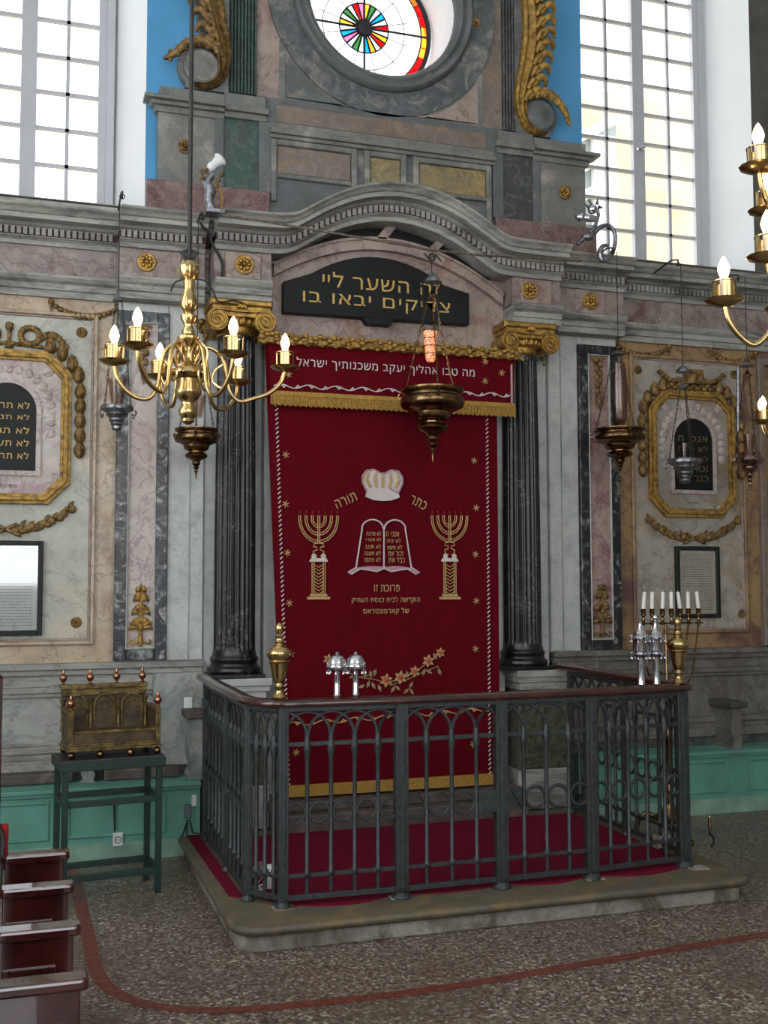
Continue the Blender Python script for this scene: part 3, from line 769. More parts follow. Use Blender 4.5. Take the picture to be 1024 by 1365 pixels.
# ---------------------------------------------------------------- palmettes and pendants on the pilasters
def palmette(x, z, lab, mat='gold_paint', s=1., y=-.075):
    t = thing('gilt_palmette', lab, 'ornament', (x, y, z))
    m = MB()
    m.lathe([(.012, 0), (.016, .05), (.01, .09), (.02, .11), (.01, .13), (.014, .2), (.008, .26), (.014, .29), (.003, .38)], (x, y-.008, z), 10)
    for s_ in (-1, 1):
        m.tube([(x, y-.008, z+.04*s), (x+s_*.03, y-.01, z+.02), (x+s_*.055, y-.012, z+.012), (x+s_*.065, y-.012, z+.03), (x+s_*.05, y-.01, z+.04)], .007, 6)
    m.build('stem', mat, t, smooth=True)
    m = MB()
    for (zz, w, n) in ((.11, .068, 4), (.20, .05, 4), (.28, .042, 3), (.335, .026, 2)):
        for s_ in (-1, 1):
            for k in range(n):
                a = rad(-8+k*26); L = w*(1-.1*k)
                p0 = (x, y-.01, z+zz); p1 = (x+s_*L*.6*math.cos(a), y-.02, z+zz+L*.75*math.sin(a)+.014); p2 = (x+s_*L*.95*math.cos(a), y-.014, z+zz+L*1.05*math.sin(a)+.012); p3 = (x+s_*L*1.05*math.cos(a), y-.01, z+zz+L*1.0*math.sin(a)-.006)
                m.tube(cr([p0, p1, p2, p3], 3), crs([.006, .014, .011, .003], 3), 7)
    m.ball((x, y-.02, z+.12), .016, 10, (.018, .014, .026)); m.ball((x, y-.018, z+.255), .012, 8, (.013, .012, .022))
    m.build('leaves', mat, t, smooth=True)
    return t
palmette(.66, 1.225, 'gilt leafy palmette at the foot of the left inlaid pilaster')
palmette(mx(.66), 1.225, 'gilt leafy palmette at the foot of the right inlaid pilaster', 'dull_gold')
def pendant(x, z, lab, y=-.075):
    t = thing('gilt_pendant', lab, 'ornament', (x, y, z))
    m = MB()
    for k in range(9):
        m.ball((x+(.014 if k % 2 else -.012), y-.01, z-.03*k-.02), .02, 8, (.024*(1-.06*k), .014, .026))
    m.box(x-.05, x+.05, y-.006, y, z-.01, z+.006); m.build('foliage', 'dull_gold', t, smooth=True)
    m = MB(); m.lathe([(.003, -.37), (.012, -.34), (.02, -.31), (.008, -.27)], (x, y-.01, z), 10); m.build('bud', 'dull_gold', t, smooth=True)
pendant(.66, 3.21, 'gilt leaf pendant at the head of the left inlaid pilaster'); pendant(mx(.66), 3.21, 'gilt leaf pendant at the head of the right inlaid pilaster')

# gold drapery swags under the architrave
def swag(x0, x1, z, lab, mat='dull_gold', drop=.07):
    t = thing('gilt_swag', lab, 'swag', ((x0+x1)/2, 0, z-drop))
    m = MB(); n = 14
    for k in range(n+1):
        u = k/n; x = x0+(x1-x0)*u; zz = z-drop*4*u*(1-u)
        m.ball((x, -.022, zz), .016, 8, (.02, .015, .012+.014*math.sin(PI*u)))
    m.build('drape', mat, t, smooth=True)
    m = MB()
    for x in (x0, x1): m.ball((x, -.025, z+.012), .018, 8); m.tube([(x, -.02, z), (x, -.02, z-.06)], [.01, .004], 6)
    m.build('knot', mat, t, smooth=True)
a, b2 = at(68, 405, 0), at(158, 402, 0)
swag(a.x, b2.x, 3.325, 'faded gilt drapery swag under the ledge above the left arched tablet')
swag(-.55, -.08, 3.325, 'faded gilt drapery swag above the left edge of the left arched tablet') if False else None
a, b2 = at(818, 452, 0), at(890, 462, 0); swag(a.x, b2.x, 3.335, 'faded gilt drapery swag above and left of the right arched tablet')
a, b2 = at(945, 470, 0), at(1005, 475, 0); swag(a.x, b2.x, 3.335, 'faded gilt drapery swag above and right of the right arched tablet')

# ---------------------------------------------------------------- gilded scroll consoles of the attic
def console(q, lab):
    X = (lambda x: x) if q == 0 else (lambda x: 4.40-x)
    mat = 'dull_gold' if q == 0 else 'gold_paint'
    t = thing('gilt_scroll', lab, 'scroll', (X(1.0), -.06, 4.77))
    # marble body of the console
    body = [(1.18, 4.785), (.90, 4.785)] + [(1.0+.15*math.cos(rad(a)), 4.93+.15*math.sin(rad(a))) for a in range(230, 109, -15)] + [(1.0, 5.12), (.97, 5.3), (.95, 5.5), (.97, 5.7), (1.03, 5.95), (1.18, 5.95)]
    m = MB(); m.prism([(X(a), b2) for a, b2 in body], -.06, 0); m.build('web', 'attic_marble' if q == 0 else 'attic_grey', t)
    m = MB(); m.lathe([(.001, .0), (.118, 0), (.118, .05), (.09, .075), (.06, .062), (.03, .08), (.001, .085)][::-1] if False else [(.118, .055), (.118, .09), (.10, .105), (.07, .098), (.04, .11), (.001, .115)], (X(1.0), 0, 4.925), 28, 'y'); m.build('eye', 'attic_marble' if q == 0 else 'attic_grey', t, smooth=True)
    # gilt band following the curve down and under the eye
    path = cr([(1.10, 0, 5.98), (1.05, 0, 5.7), (1.04, 0, 5.5), (1.07, 0, 5.3), (1.12, 0, 5.12), (1.145, 0, 4.98), (1.12, 0, 4.86), (1.04, 0, 4.80), (.955, 0, 4.80)], 6)
    ws = crs([.065, .075, .085, .08, .062, .042, .026, .018, .007], 6)
    m = MB(); vs = []; f = []; n = len(path)
    for i, p in enumerate(path):
        a = Vector(path[max(0, i-1)]); b2 = Vector(path[min(n-1, i+1)]); d = (b2-a).normalized(); nr = Vector((-d.z, 0, d.x)); p = Vector(p); w = ws[i]
        for (o, y) in ((-1, -.06), (-1, -.10), (-.75, -.115), (-.5, -.095), (0, -.125), (.5, -.095), (.75, -.115), (1, -.10), (1, -.06)):
            v = p+nr*(w*o); vs.append((X(v.x), y, v.z))
    for i in range(n-1):
        for j in range(8): f.append((i*9+j, i*9+j+1, (i+1)*9+j+1, (i+1)*9+j))
    m.add(vs, f); m.build('gilt_band', mat, t)
    # acanthus: overlapping curled lobes along the outer edge and a leaf springing outwards
    m = MB()
    for k in range(10):
        u = k/9; z = 5.06+u*.82; x0 = 1.10-.10*math.sin(min(1, u*1.6)*PI/2)
        m.tube(cr([(X(x0), -.11, z-.04), (X(x0-.055), -.13, z+.03), (X(x0-.10), -.125, z+.02), (X(x0-.115), -.10, z-.015)], 4), crs([.02, .028, .02, .008], 4), 8)
        m.tube(cr([(X(x0+.03), -.115, z-.06), (X(x0-.0), -.135, z+.0), (X(x0-.04), -.135, z+.0)], 4), crs([.014, .022, .008], 4), 8)
    m.build('acanthus_leaf', mat, t, smooth=True)
    m = MB(); tip = (.755, 4.925) if q == 0 else (.77, 4.87)
    lp = cr([(X(1.06), -.11, 5.06), (X(.98), -.125, 5.075), (X(.90), -.13, 5.04), (X(.83), -.125, 4.97), (X(tip[0]), -.11, tip[1])], 5)
    m.tube(lp, crs([.03, .034, .03, .026, .01], 5), 8)
    for i in range(2, len(lp)-2, 3):
        for dz in (.028, -.026): m.ball((lp[i][0], lp[i][1]-.005, lp[i][2]+dz), .016, 7)
    m.build('springing_leaf', mat, t, smooth=True)
    return t
console(0, 'gilded scroll console left of the round window, with a leaf reaching over the blue wall')
console(1, 'gilded scroll console right of the round window, beside the casement window')

# ================================================================ arched commandment tablets in gold octagonal frames
def octa(x0, x1, z0, z1, c): return [(x0, z0+c), (x0+c, z0), (x1-c, z0), (x1, z0+c), (x1, z1-c), (x1-c, z1), (x0+c, z1), (x0, z1-c)]
def loopband(m, o1, o2, y0, y1):
    n = len(o1); vs = []; f = []
    for a, b2 in zip(o1, o2): vs += [(a[0], y0, a[1]), (b2[0], y0, b2[1]), (b2[0], y1, b2[1]), (a[0], y1, a[1])]
    for k in range(n):
        a = k*4; b3 = ((k+1) % n)*4
        for i in range(4): f.append((a+i, a+(i+1) % 4, b3+(i+1) % 4, b3+i))
    m.add(vs, f)
def tablet(cx, lab, left):
    t = thing('arched_tablet', lab, 'tablet', (cx, -.02, 2.08))
    x0, x1, z0, z1 = cx-.37, cx+.37, 2.085, 3.02; c = .13
    gm = 'gold_paint'
    m = MB(); m.prism(octa(x0+.05, x1-.05, z0+.05, z1-.05, c-.02), -.03, 0); 
    m.build('stone_slab', 'pink_inlay' if left else 'wall_marble_right', t)
    for (i0, i1, y) in ((0, .022, -.045), (.018, .045, -.062), (.042, .062, -.05)):
        pass
    m = MB()
    loopband(m, octa(x0, x1, z0, z1, c), octa(x0+.024, x1-.024, z0+.024, z1-.024, c-.01), -.045, 0)
    loopband(m, octa(x0+.022, x1-.022, z0+.022, z1-.022, c-.01), octa(x0+.046, x1-.046, z0+.046, z1-.046, c-.02), -.065, 0)
    loopband(m, octa(x0+.044, x1-.044, z0+.044, z1-.044, c-.02), octa(x0+.064, x1-.064, z0+.064, z1-.064, c-.028), -.048, 0)
    m.build('gilded_frame', gm, t, bevel=.004)
    # arched black field
    hw = .165; zb = 2.285; zs = 2.65
    out = [(cx-hw, zb), (cx+hw, zb)] + arc(cx, zs, hw, 0, 180, 20)
    m = MB(); m.prism(out, -.036, -.02); fo = m.build('black_field', 'slate_black', t)
    o2 = [(cx-hw-.028, zb-.028), (cx+hw+.028, zb-.028)] + arc(cx, zs, hw+.028, 0, 180, 20)
    m = MB(); loopband(m, out, o2, -.046, -.02); m.build('stone_moulding', 'pink_inlay', t)
    # carved garland arch
    m = MB()
    for k in range(19):
        a = rad(-30+240*k/18); R = hw+.085
        if k < 2 or k > 16: xx, zz = cx+(R if k < 2 else -R), zs-.06-.07*(1-(k if k < 2 else 18-k))
        else: xx, zz = cx+R*math.cos(a), zs+R*1.02*math.sin(a)
        m.ball((xx, -.03, zz), .026, 8, (.032, .007, .032)); m.ball((xx+.01, -.034, zz+.012), .012, 6, (.013, .006, .013))
    m.build('carved_garland', 'pink_inlay', t, smooth=True)
    for (dx, dz) in ((-.23, .30), (.23, .30), (-.23, -.46), (.23, -.46)): m = MB(); m.ball((cx+dx, -.03, zs+dz-.05), .03, 10, (.036, .008, .036)); m.ball((cx+dx, -.036, zs+dz-.05), .012, 8, (.014, .008, .014)); m.build('carved_rosette', 'pink_inlay', t, smooth=True)
    lines = ['לא תרצח', 'לא תנאף', 'לא תגנב', 'לא תענה', 'לא תחמד'] if left else ['אנכי ה', 'לא יהיה', 'לא תשא', 'זכור את', 'כבד את']
    for k, s in enumerate(lines):
        text('inscription', s, (cx+(.0), -.0365, (2.683-.0765*k if left else 2.665-.0735*k)), .25, .042, 'gold_letters' if left else 'dull_gold', t, .0015, 0, True, .004)
    text('inscription', 'התקסד' if left else 'התקלד', (cx, -.031, 2.19), .12 if left else .09, .026, 'ink', t, .001)
    # side festoons of gilded husks
    for s_ in (-1, 1):
        m = MB()
        path = [(.24, .998), (.31, .965), (.37, .90), (.41, .83), (.42, .73), (.42, .64), (.42, .55), (.42, .46), (.42, .37)]
        for k, (dx, dz) in enumerate(path):
            g = m
            g.lathe([(.002, -.055), (.02, -.045), (.033, -.02), (.034, .008), (.024, .035), (.008, .055)], (cx+s_*dx, -.03, z0+dz-.03), 10)
            g.lathe([(.002, -.04), (.012, -.03), (.017, -.005), (.012, .02), (.003, .035)], (cx+s_*dx, -.052, z0+dz-.035), 8)
        m.build('husk_festoon', 'dull_gold', t, smooth=True)
    m = MB()
    if left:
        for s_ in (-1, 1):
            for k in range(16):
                a = rad(360*k/16); m.ball((cx+s_*.12+.055*math.cos(a), -.035, z1+.09+.05*math.sin(a)), .02, 7, (.022, .018, .02))
            for k in range(8): u = k/7; m.ball((cx+s_*(.19+.14*u), -.03, z1+.085+.03*math.sin(u*PI)-.05*u*u), .02, 7, (.02, .014, .024))
        m.lathe([(.03, 0), (.012, .02), (.012, .1), (.024, .12), (.024, .15), (.005, .16)], (cx, -.03, z1+.01), 10)
        for k in range(14): x = cx-.26+.52*k/13; m.ball((x, -.03, z1+.02+.02*(1-abs(x-cx)/.26)), .018, 7, (.028, .014, .014))
    else:
        for k in range(18): x = cx-.26+.52*k/17; m.ball((x, -.035, z1+.02+.02*(k % 2)), .022, 7, (.026, .02, .02))
        m.box(cx-.05, cx+.09, -.06, -.01, z1+.05, z1+.16); m.lathe([(.05, 0), (.04, .04), (.06, .07), (.02, .09)], (cx, -.04, z1+.05), 10)
        for s_ in (-1, 1):
            for k in range(7): u = k/6; m.ball((cx+s_*(.1+.17*u), -.04, z1+.08-.03*math.sin(u*PI)+.05*u), .024, 7, (.026, .02, .022*(1-.3*u)))
            m.tube([(cx+s_*.24, -.04, z1+.1), (cx+s_*.27, -.04, z1+.15)], [.02, .006], 6)
    m.build('crest', 'dull_gold', t, smooth=True)
    m = MB()
    for s_ in (-1, 1):
        for k in range(15):
            u = k/14; x = cx+s_*(.06+.32*u); z = z0-.155+.14*u*u+.012*math.sin(k*2.1)
            m.ball((x, -.028, z), .02+.008*math.sin(k*1.7), 7, (.028, .014, .022+.006*math.sin(k*2.3)))
            if k % 2: m.tube([(x, -.025, z), (x+s_*.02, -.03, z+.035), (x+s_*.035, -.025, z+.05)], [.01, .013, .003], 5)
    m.tube([(cx-.09, -.03, z0-.19), (cx+.07, -.03, z0-.12)], .012, 6); m.tube([(cx+.09, -.03, z0-.19), (cx-.07, -.03, z0-.12)], .012, 6)
    m.build('lower_garland', 'dull_gold', t, smooth=True)
    return t
tablet(-.135, 'arched black tablet with gold letters in a gilded octagonal frame on the left wall', True)
tablet(4.64, 'arched black tablet in a gilded octagonal frame on the right wall', False)

# framed papers
def framed(x0, x1, z0, z1, y, lab, mat, tilt=0, lines=26, txt=True):
    t = thing('framed_text', lab, 'picture', ((x0+x1)/2, y, z0))
    m = MB(); f = .03
    m.bbox(x0, x0+f, y-.03, y, z0, z1, .004); m.bbox(x1-f, x1, y-.03, y, z0, z1, .004); m.bbox(x0+f, x1-f, y-.03, y, z0, z0+f, .004); m.bbox(x0+f, x1-f, y-.03, y, z1-f, z1, .004)
    m.build('frame', 'black_frame', t)
    m = MB(); m.box(x0+f, x1-f, y-.012, y, z0+f, z1-f); sh = m.build('sheet', mat, t)
    m = MB(); n = lines; random.seed(3)
    for k in range(n):
        z = z1-f-.03-(z1-z0-2*f-.06)*k/(n-1); x = x0+f+.025
        e = x1-f-.025
        while x < e-.01:
            w = random.uniform(.008, .03); w = min(w, e-x); m.box(x, x+w, y-.0128, y-.0115, z-.0018, z+.0018); x += w+.006
    m.build('text_lines', 'ink', sh)
    m = MB(); m.box(x0+f, x1-f, y-.0205, y-.0185, z0+f, z1-f); m.build('glass_cover', 'clear_glass', t)
    return t
a = at(57, 721, 0); framed(-.36, .085, 1.30, 1.865, -.018, 'black framed sheet of text behind glass on the left wall, cut by the picture edge', 'white_paper')
framed(4.475, 4.845, 1.35, 1.872, -.018, 'black framed printed text sheet on the right wall behind the candles', 'paper')
m = MB(); m.torus((-.12, -.03, 1.885), .012, .003, 12, 5); 
# ================================================================ red curtain with embroidery
YC = -.32
t = thing('embroidered_curtain', 'dark red velvet ark curtain embroidered with crown, tablets, lampstands and flowers', 'curtain', (2.18, YC, .30))
def sheet(x0t, x1t, x0b, x1b, z0, z1, y, amp, th=.008, nx=60, nz=40, mat='velvet', name='cloth', par=None, wob=3):
    m = MB(); vs = []; f = []
    for s_ in (0, 1):
        for j in range(nz+1):
            w = j/nz; z = z0+(z1-z0)*w
            a = x0b+(x0t-x0b)*w; b2 = x1b+(x1t-x1b)*w
            for i in range(nx+1):
                u = i/nx; x = a+(b2-a)*u
                yy = y + amp*(math.sin(u*wob*2*PI+.6*math.sin(w*3))*.5+.5*math.sin(u*wob*3.7*PI+2))*(1-.4*w) + (th if s_ else 0)
                vs.append((x, yy, z))
    N1 = (nx+1)*(nz+1)
    for j in range(nz):
        for i in range(nx):
            a = j*(nx+1)+i; f.append((a, a+1, a+nx+2, a+nx+1)); f.append((N1+a, N1+a+nx+1, N1+a+nx+2, N1+a+1))
    for i in range(nx): a = i; f.append((a, N1+a, N1+a+1, a+1)); a = nz*(nx+1)+i; f.append((a, a+1, N1+a+1, N1+a))
    for j in range(nz): a = j*(nx+1); f.append((a, a+nx+1, N1+a+nx+1, N1+a)); a += nx; f.append((a, N1+a, N1+a+nx+1, a+nx+1))
    m.add(vs, f); return m.build(name, mat, par, smooth=True)
sheet(1.375, 2.945, 1.50, 2.945, .36, 3.10, YC+.006, .004, par=t, name='cloth')
YE = YC-.0035
def P(px, py, Y=YE): v = at(px, py, Y); return v.x, v.z
m = MB()
m.box(1.495, 2.945, YC-.006, YC+.012, .305, .375)
m.build('bottom_fringe', 'fringe_gold', t)
def stitched(m, pts, r=.005, y=YE):
    m.tube([(x, y, z) for x, z in pts], r, 5)
# braid along both sides: short slanted stitches
for side in (0, 1):
    m = MB(); n = 92
    xa, xb = ((1.437, 1.535) if side == 0 else (2.875, 2.875))
    for k in range(n):
        z = 3.0-2.62*k/(n-1); x = xa+(xb-xa)*(k/(n-1)) if side == 0 else 2.868
        m.tube([(x-.008, YE, z-.007), (x+.008, YE, z+.009)], .0042, 5)
    m.build('braid', 'thread_white', t)
def star(m, x, z, r=.022, y=YE):
    for k in range(3):
        a = PI*k/3+.3; m.tube([(x-r*math.cos(a), y, z-r*math.sin(a)), (x+r*math.cos(a), y, z+r*math.sin(a))], .0032, 5)
for p in [(381,606),(381,672),(383,737),(386,804),(388,872),(632,614),(635,677),(634,739),(635,801),(634,865),(395,1003),(631,992)]:
    m = MB(); star(m, *P(*p)); m.build('embroidered_star', 'thread_gold', t)
# crown
def crown():
    x, z = P(510, 646)
    g = MB()
    w, h = .285/2, .19
    out = [(-.105, -.03), (-.135, .03), (-.135, .07), (-.11, .105), (-.06, .115), (-.02, .095), (0, .085), (.02, .095), (.06, .115), (.11, .105), (.135, .07), (.135, .03), (.105, -.03), (.05, -.005), (0, .003), (-.05, -.005)]
    g.prism([(x+a, z+b2-.02) for a, b2 in out], YE-.003, YE+.004); c = g.build('crown_emblem', 'thread_white', t)
    m = MB()
    for k in (-2, -1, 0, 1, 2):
        a = k*.048; m.tube([(x+a*.85, YE-.005, z-.022), (x+a*1.15, YE-.006, z+.03), (x+a*1.0, YE-.005, z+.078)], [.008, .011, .006], 6)
    m.build('gold_bands', 'thread_gold', c)
    m = MB()
    for k in range(len(out)-3): 
        a, b2 = out[k], out[k+1]; m.tube([(x+a[0], YE-.005, z+a[1]-.02), (x+b2[0], YE-.005, z+b2[1]-.02)], .006, 5)
    m.build('beaded_edge', 'thread_pink', c)
    m = MB(); brim = [(-.115, -.085), (-.06, -.105), (0, -.11), (.06, -.105), (.115, -.085), (.105, -.05), (.05, -.028), (0, -.022), (-.05, -.028), (-.105, -.05)]
    m.prism([(x+a, z+b2+.005) for a, b2 in brim], YE-.004, YE+.004); m.build('brim', 'thread_white', c)
crown()
def T(s, px, py, w, h, rot=0, mat='thread_gold', bold=.003, name='inscription', y=YE, par=None):
    x, z = P(px, py, y); text(name, s, (x, y+.001, z), w, h, mat, par or t, .002, rad(rot), True, bold)
T('תורה', 461, 667, .145, .055, 24); T('כתר', 558, 670, .115, .055, -24)
# stone tablets emblem
x, z = P(512, 757); zt_ = P(512, 697)[1]
H = zt_-z
L = [(-.185, .0), (-.145, H*.86)] + [(-.075+.072*math.cos(rad(a)), H*.86+.06*math.sin(rad(a))) for a in range(165, -1, -20)] + [(0, H*.86)]
m = MB()
outl = L + [(-a, b2) for a, b2 in reversed(L)]
outl = [(x+a, z+b2) for a, b2 in outl]
stitched(m, outl, .0055); m.tube([(x, YE, z-.005), (x, YE, z+H*.86)], .005, 5)
em = m.build('tablets_emblem', 'thread_white', t)
m = MB()
for s_ in (-1, 1):
    sc = [(.0, 0), (.05, -.02), (.1, -.01), (.16, -.005), (.215, -.035), (.235, -.03), (.19, .0), (.10, .012), (0, .008)]
    m.prism([(x+s_*a, z+b2-.0) for a, b2 in sc], YE-.001, YE+.003)
m.build('scroll_foot', 'thread_pink', em)
m = MB()
for s_ in (-1, 1):
    m.tube([(x+s_*a, YE-.001, z+b2) for a, b2 in [(.0, -.004), (.05, -.024), (.1, -.014), (.16, -.008), (.215, -.04), (.24, -.03), (.19, .0)]], .004, 5)
m.build('scroll_edge', 'thread_white', em)
for k, s in enumerate(['אנכי ה', 'לא יהיה', 'לא תשא', 'זכור את', 'כבד את']):
    yy = 712+8.7*k; T(s, 523.5+1.4*k, yy, .088+.005*k, .03)
for k, s in enumerate(['לא תרצח', 'לא תנאף', 'לא תגנב', 'לא תענה', 'לא תחמד']):
    yy = 711+8.7*k; T(s, 498.5-.6*k, yy, .097+.004*k, .03)
T('פרוכת זו', 516, 784, .17, .042); T('הוקדשה לבית כנסת העתיק', 515, 800, .455, .045); T('של קארפונטראס', 515, 815, .305, .045)
# embroidered lampstands
def lampstand(px, scale=1.):
    x, zt2 = P(px, 687); zb2 = P(px, 744)[1]; zbot = P(px-1, 799)[1]
    m = MB()
    zc = zt2-.0
    for k, r in enumerate((.122, .082, .042)):
        for dr in (-.006, .006):
            stitched(m, [(x+(r+dr)*math.cos(rad(a)), zc-.0+(r+dr)*1.25*math.sin(rad(a))*.95-.02) for a in range(180, 361, 15)], .0034)
            for s_ in (-1, 1): stitched(m, [(x+s_*(r+dr), zc-.02), (x+s_*(r+dr), zc)], .0034)
    for dx in (-.006, .006): stitched(m, [(x+dx, zc), (x+dx, zc-.17)], .0034)
    for s_ in (-1, 1):
        stitched(m, [(x+s_*a, zc+b2) for a, b2 in [(.0, -.172), (.03, -.178), (.034, -.195), (.012, -.2), (.01, -.215), (.034, -.225), (.03, -.25), (.01, -.255)]], .0045)
    l = m.build('lampstand_emblem', 'thread_gold', t)
    m = MB()
    for k in range(-3, 4): m.ball((x+k*.0405, YE-.001, zc+.02), .005, 6, (.004, .003, .011))
    m.build('flames', 'thread_red', l)
    m = MB()
    for s_ in (-1, 1): m.ball((x+s_*.03, YE, zb2+.012), .014, 7, (.018, .004, .018))
    m.prism([(x-.06, zb2-.022), (x+.06, zb2-.022), (x+.05, zb2), (x-.05, zb2)], YE-.002, YE+.003); m.build('capital_emblem', 'thread_white', l)
    m = MB(); w = .042
    for dx in (-w, -w+.012, w-.012, w): stitched(m, [(x+dx, zb2-.025), (x+dx, zbot+.03)], .0035)
    n = 9
    for k in range(n):
        zz = zbot+.05+(zb2-.04-zbot-.05)*k/(n-1); stitched(m, [(x-w+.014, zz), (x, zz-.018), (x+w-.014, zz)], .003)
    m.prism([(x-.055, zbot+.02), (x+.055, zbot+.02), (x+.055, zbot+.033), (x-.055, zbot+.033)], YE-.002, YE+.003); m.prism([(x-.074, zbot), (x+.074, zbot), (x+.072, zbot+.016), (x-.072, zbot+.016)], YE-.002, YE+.003)
    m.build('pillar_emblem', 'thread_gold', l)
lampstand(425); lampstand(599.5)
# flower garland
flowers = [(438, 879, 1.), (456, 887, 1.), (515, 907, 1.25), (534, 903, 1.25), (553, 895, 1.05), (571, 881, 1.15), (587, 870, .95)]
m = MB(); stem = [P(438, 881), P(456, 893), P(480, 903), P(500, 906), P(515, 910), P(534, 906), P(553, 896), P(571, 883), P(587, 872)]
stitched(m, stem, .0035); stitched(m, [P(520, 914), P(545, 905), P(560, 898), P(584, 888), P(588, 896)], .003); stitched(m, [P(480, 903), P(492, 900), P(500, 893)], .003)
gar = m.build('garland_stem', 'thread_leaf', t)
for (px, py, s) in flowers:
    x, z = P(px, py); m = MB()
    for k in range(6):
        a = 2*PI*k/6+.4; r = .036*s; m.prism([(x, z), (x+r*.62*math.cos(a-.42), z+r*.62*math.sin(a-.42)), (x+r*math.cos(a), z+r*math.sin(a)), (x+r*.62*math.cos(a+.42), z+r*.62*math.sin(a+.42))], YE-.003-.0003*k, YE+.002)
    fl = m.build('embroidered_flower', 'thread_gold', t)
    m = MB()
    for k in range(6): a = 2*PI*k/6+.4; m.tube([(x, YE-.006, z), (x+.02*s*math.cos(a), YE-.005, z+.02*s*math.sin(a))], [.006*s, .002], 5)
    m.build('flower_heart', 'thread_orange', fl)
leaves = [(447, 880, 40), (470, 902, 20), (482, 915, 200), (491, 912, 250), (498, 914, 300), (494, 899, 100), (500, 897, 70), (506, 917, 290), (524, 919, 240), (530, 917, 320), (542, 921, 220), (549, 922, 300), (548, 913, 60), (543, 899, 100), (565, 896, 250), (572, 895, 330), (580, 875, 120), (586, 896, 300), (486, 898, 120)]
m = MB()
for (px, py, a) in leaves:
    x, z = P(px, py); a = rad(a); c_, s_ = math.cos(a), math.sin(a); L_ = .026
    m.prism([(x-L_*c_, z-L_*s_), (x-.011*s_*-1, z-.011*c_), (x+L_*c_, z+L_*s_), (x-.011*s_, z+.011*c_)], YE-.002, YE+.002)
m.build('leaves', 'thread_leaf', t)
def vine(par, p0, p1, y, nwave, amp, mat='thread_gold'):
    x0, z0 = P(*p0, y); x1, z1 = P(*p1, y); m = MB(); n = nwave*12
    m.tube([(x0+(x1-x0)*i/n, y, z0+(z1-z0)*i/n+amp*math.sin(2*PI*i/12)) for i in range(n+1)], .0038, 5)
    for k in range(nwave*2):
        i = 6*k+3; x = x0+(x1-x0)*i/n; z = z0+(z1-z0)*i/n; s_ = 1 if k % 2 == 0 else -1
        for (dx, dz) in ((.0, .0), (.012, .008), (-.01, .01)): m.ball((x+dx+.02, y-.001, z+s_*(dz-.004)), .006, 6, (.007, .003, .007))
    m.build('embroidered_vine', mat, par)
vine(t, (382, 966), (656, 945), YE, 7, .013)

# valance
YV = -.365
v = thing('curtain_valance', 'red velvet valance with gold Hebrew letters and fringe across the top of the curtain', 'valance', (2.2, YV, 2.72))
sheet(1.385, 3.055, 1.405, 3.045, 2.775, 3.12, YV+.004, .004, par=v, nx=60, nz=12)
m = MB(); n = 150
m.box(1.40, 3.05, YV-.008, YV+.010, 2.765, 2.795)
for k in range(n): x = 1.403+1.642*k/(n-1); m.box(x, x+.008, YV-.006-.002*(k % 2), YV+.008, 2.71-.004*(k % 3), 2.77)
m.build('fringe', 'fringe_gold', v)
YE2 = YV-.004
def T2(s, px, py, w, h): x, z = P(px, py, YE2); text('inscription', s, (x, YE2+.002, z), w, h, 'thread_white', v, .002, 0, True, .009)
x0 = P(399, 484, YE2)[0]; x1 = P(636, 495, YE2)[0]
T2('מה טבו אהליך יעקב משכנותיך ישראל', 517.5, 491, x1-x0, .075)
vine(v, (365, 514), (680, 527), YE2, 9, .012, 'thread_white')
for p in [(647, 482), (669, 497), (647, 508), (385, 499), (384, 470)]:
    m = MB(); star(m, *P(p[0], p[1], YE2), .022, YE2); m.build('embroidered_star', 'thread_gold', v)
m = MB()
for k in range(22): z = 3.05-.27*k/21; m.tube([(3.022, YE2, z-.006), (3.034, YE2, z+.006)], .004, 5)
m.build('braid', 'thread_white', v)

# ================================================================ platform, carpet, railing
ZP = .12
FY = -1.92
def rounded(x0, x1, y0, y1, r, n=6):
    pts = [(x0, y1)] + [(x0+r-r*math.cos(rad(90*i/n)), y0+r-r*math.sin(rad(90*i/n))) for i in range(n+1)] + [(x1-r+r*math.sin(rad(90*i/n)), y0+r-r*math.cos(rad(90*i/n))) for i in range(n+1)] + [(x1, y1)]
    return pts
p = thing('stone_platform', 'low grey stone platform with a rounded moulded edge under the iron railing', 'platform', (2.2, -1.1, 0))
m = MB(); m.slab(rounded(.90, 3.50, -2.12, -.34, .10), 0, .075); m.build('plinth', 'platform_stone', p, bevel=.006)
m = MB()
prof = [(-.015, .075), (.0, .082), (.012, .092), (.016, .104), (.010, .116), (-.004, .122)]
base = lambda d: rounded(.88-d+.0, 3.52+d, -2.16-d, -.34, .12+d)
rings = [base(d) for d, z in prof]; vs = []; n = len(rings[0])
for (d, z), rg in zip(prof, rings): vs += [(a, b2, z) for a, b2 in rg]
f = [(i*n+k, i*n+k+1, (i+1)*n+k+1, (i+1)*n+k) for i in range(len(prof)-1) for k in range(n-1)]
f.append(tuple((len(prof)-1)*n+k for k in range(n))); f.append(tuple(range(n-1, -1, -1)))
m.add(vs, f); m.build('top_slab', 'platform_top', p, smooth=True)
for (x, y) in ((1.14, FY), (1.70, FY), (2.73, FY), (3.34, FY)): m = MB(); m.box(x-.05, x+.05, y-.04, y+.04, .12, .128); m.build('post_pad', 'platform_stone', p, bevel=.003)
cz = .1225
c = MB()
pts = [(1.07, -.50), (1.07, -1.74), (1.16, -1.86)]
def bow(x0, x1, d, n=8): return [(x0+(x1-x0)*i/n, FY+.02-d*math.sin(PI*i/n)) for i in range(n+1)]
pts += bow(1.20, 1.66, .07) + bow(1.74, 2.22, .03) + bow(2.30, 2.68, .06) + bow(2.78, 3.24, .06) + [(3.36, -1.80), (3.36, -.50)]
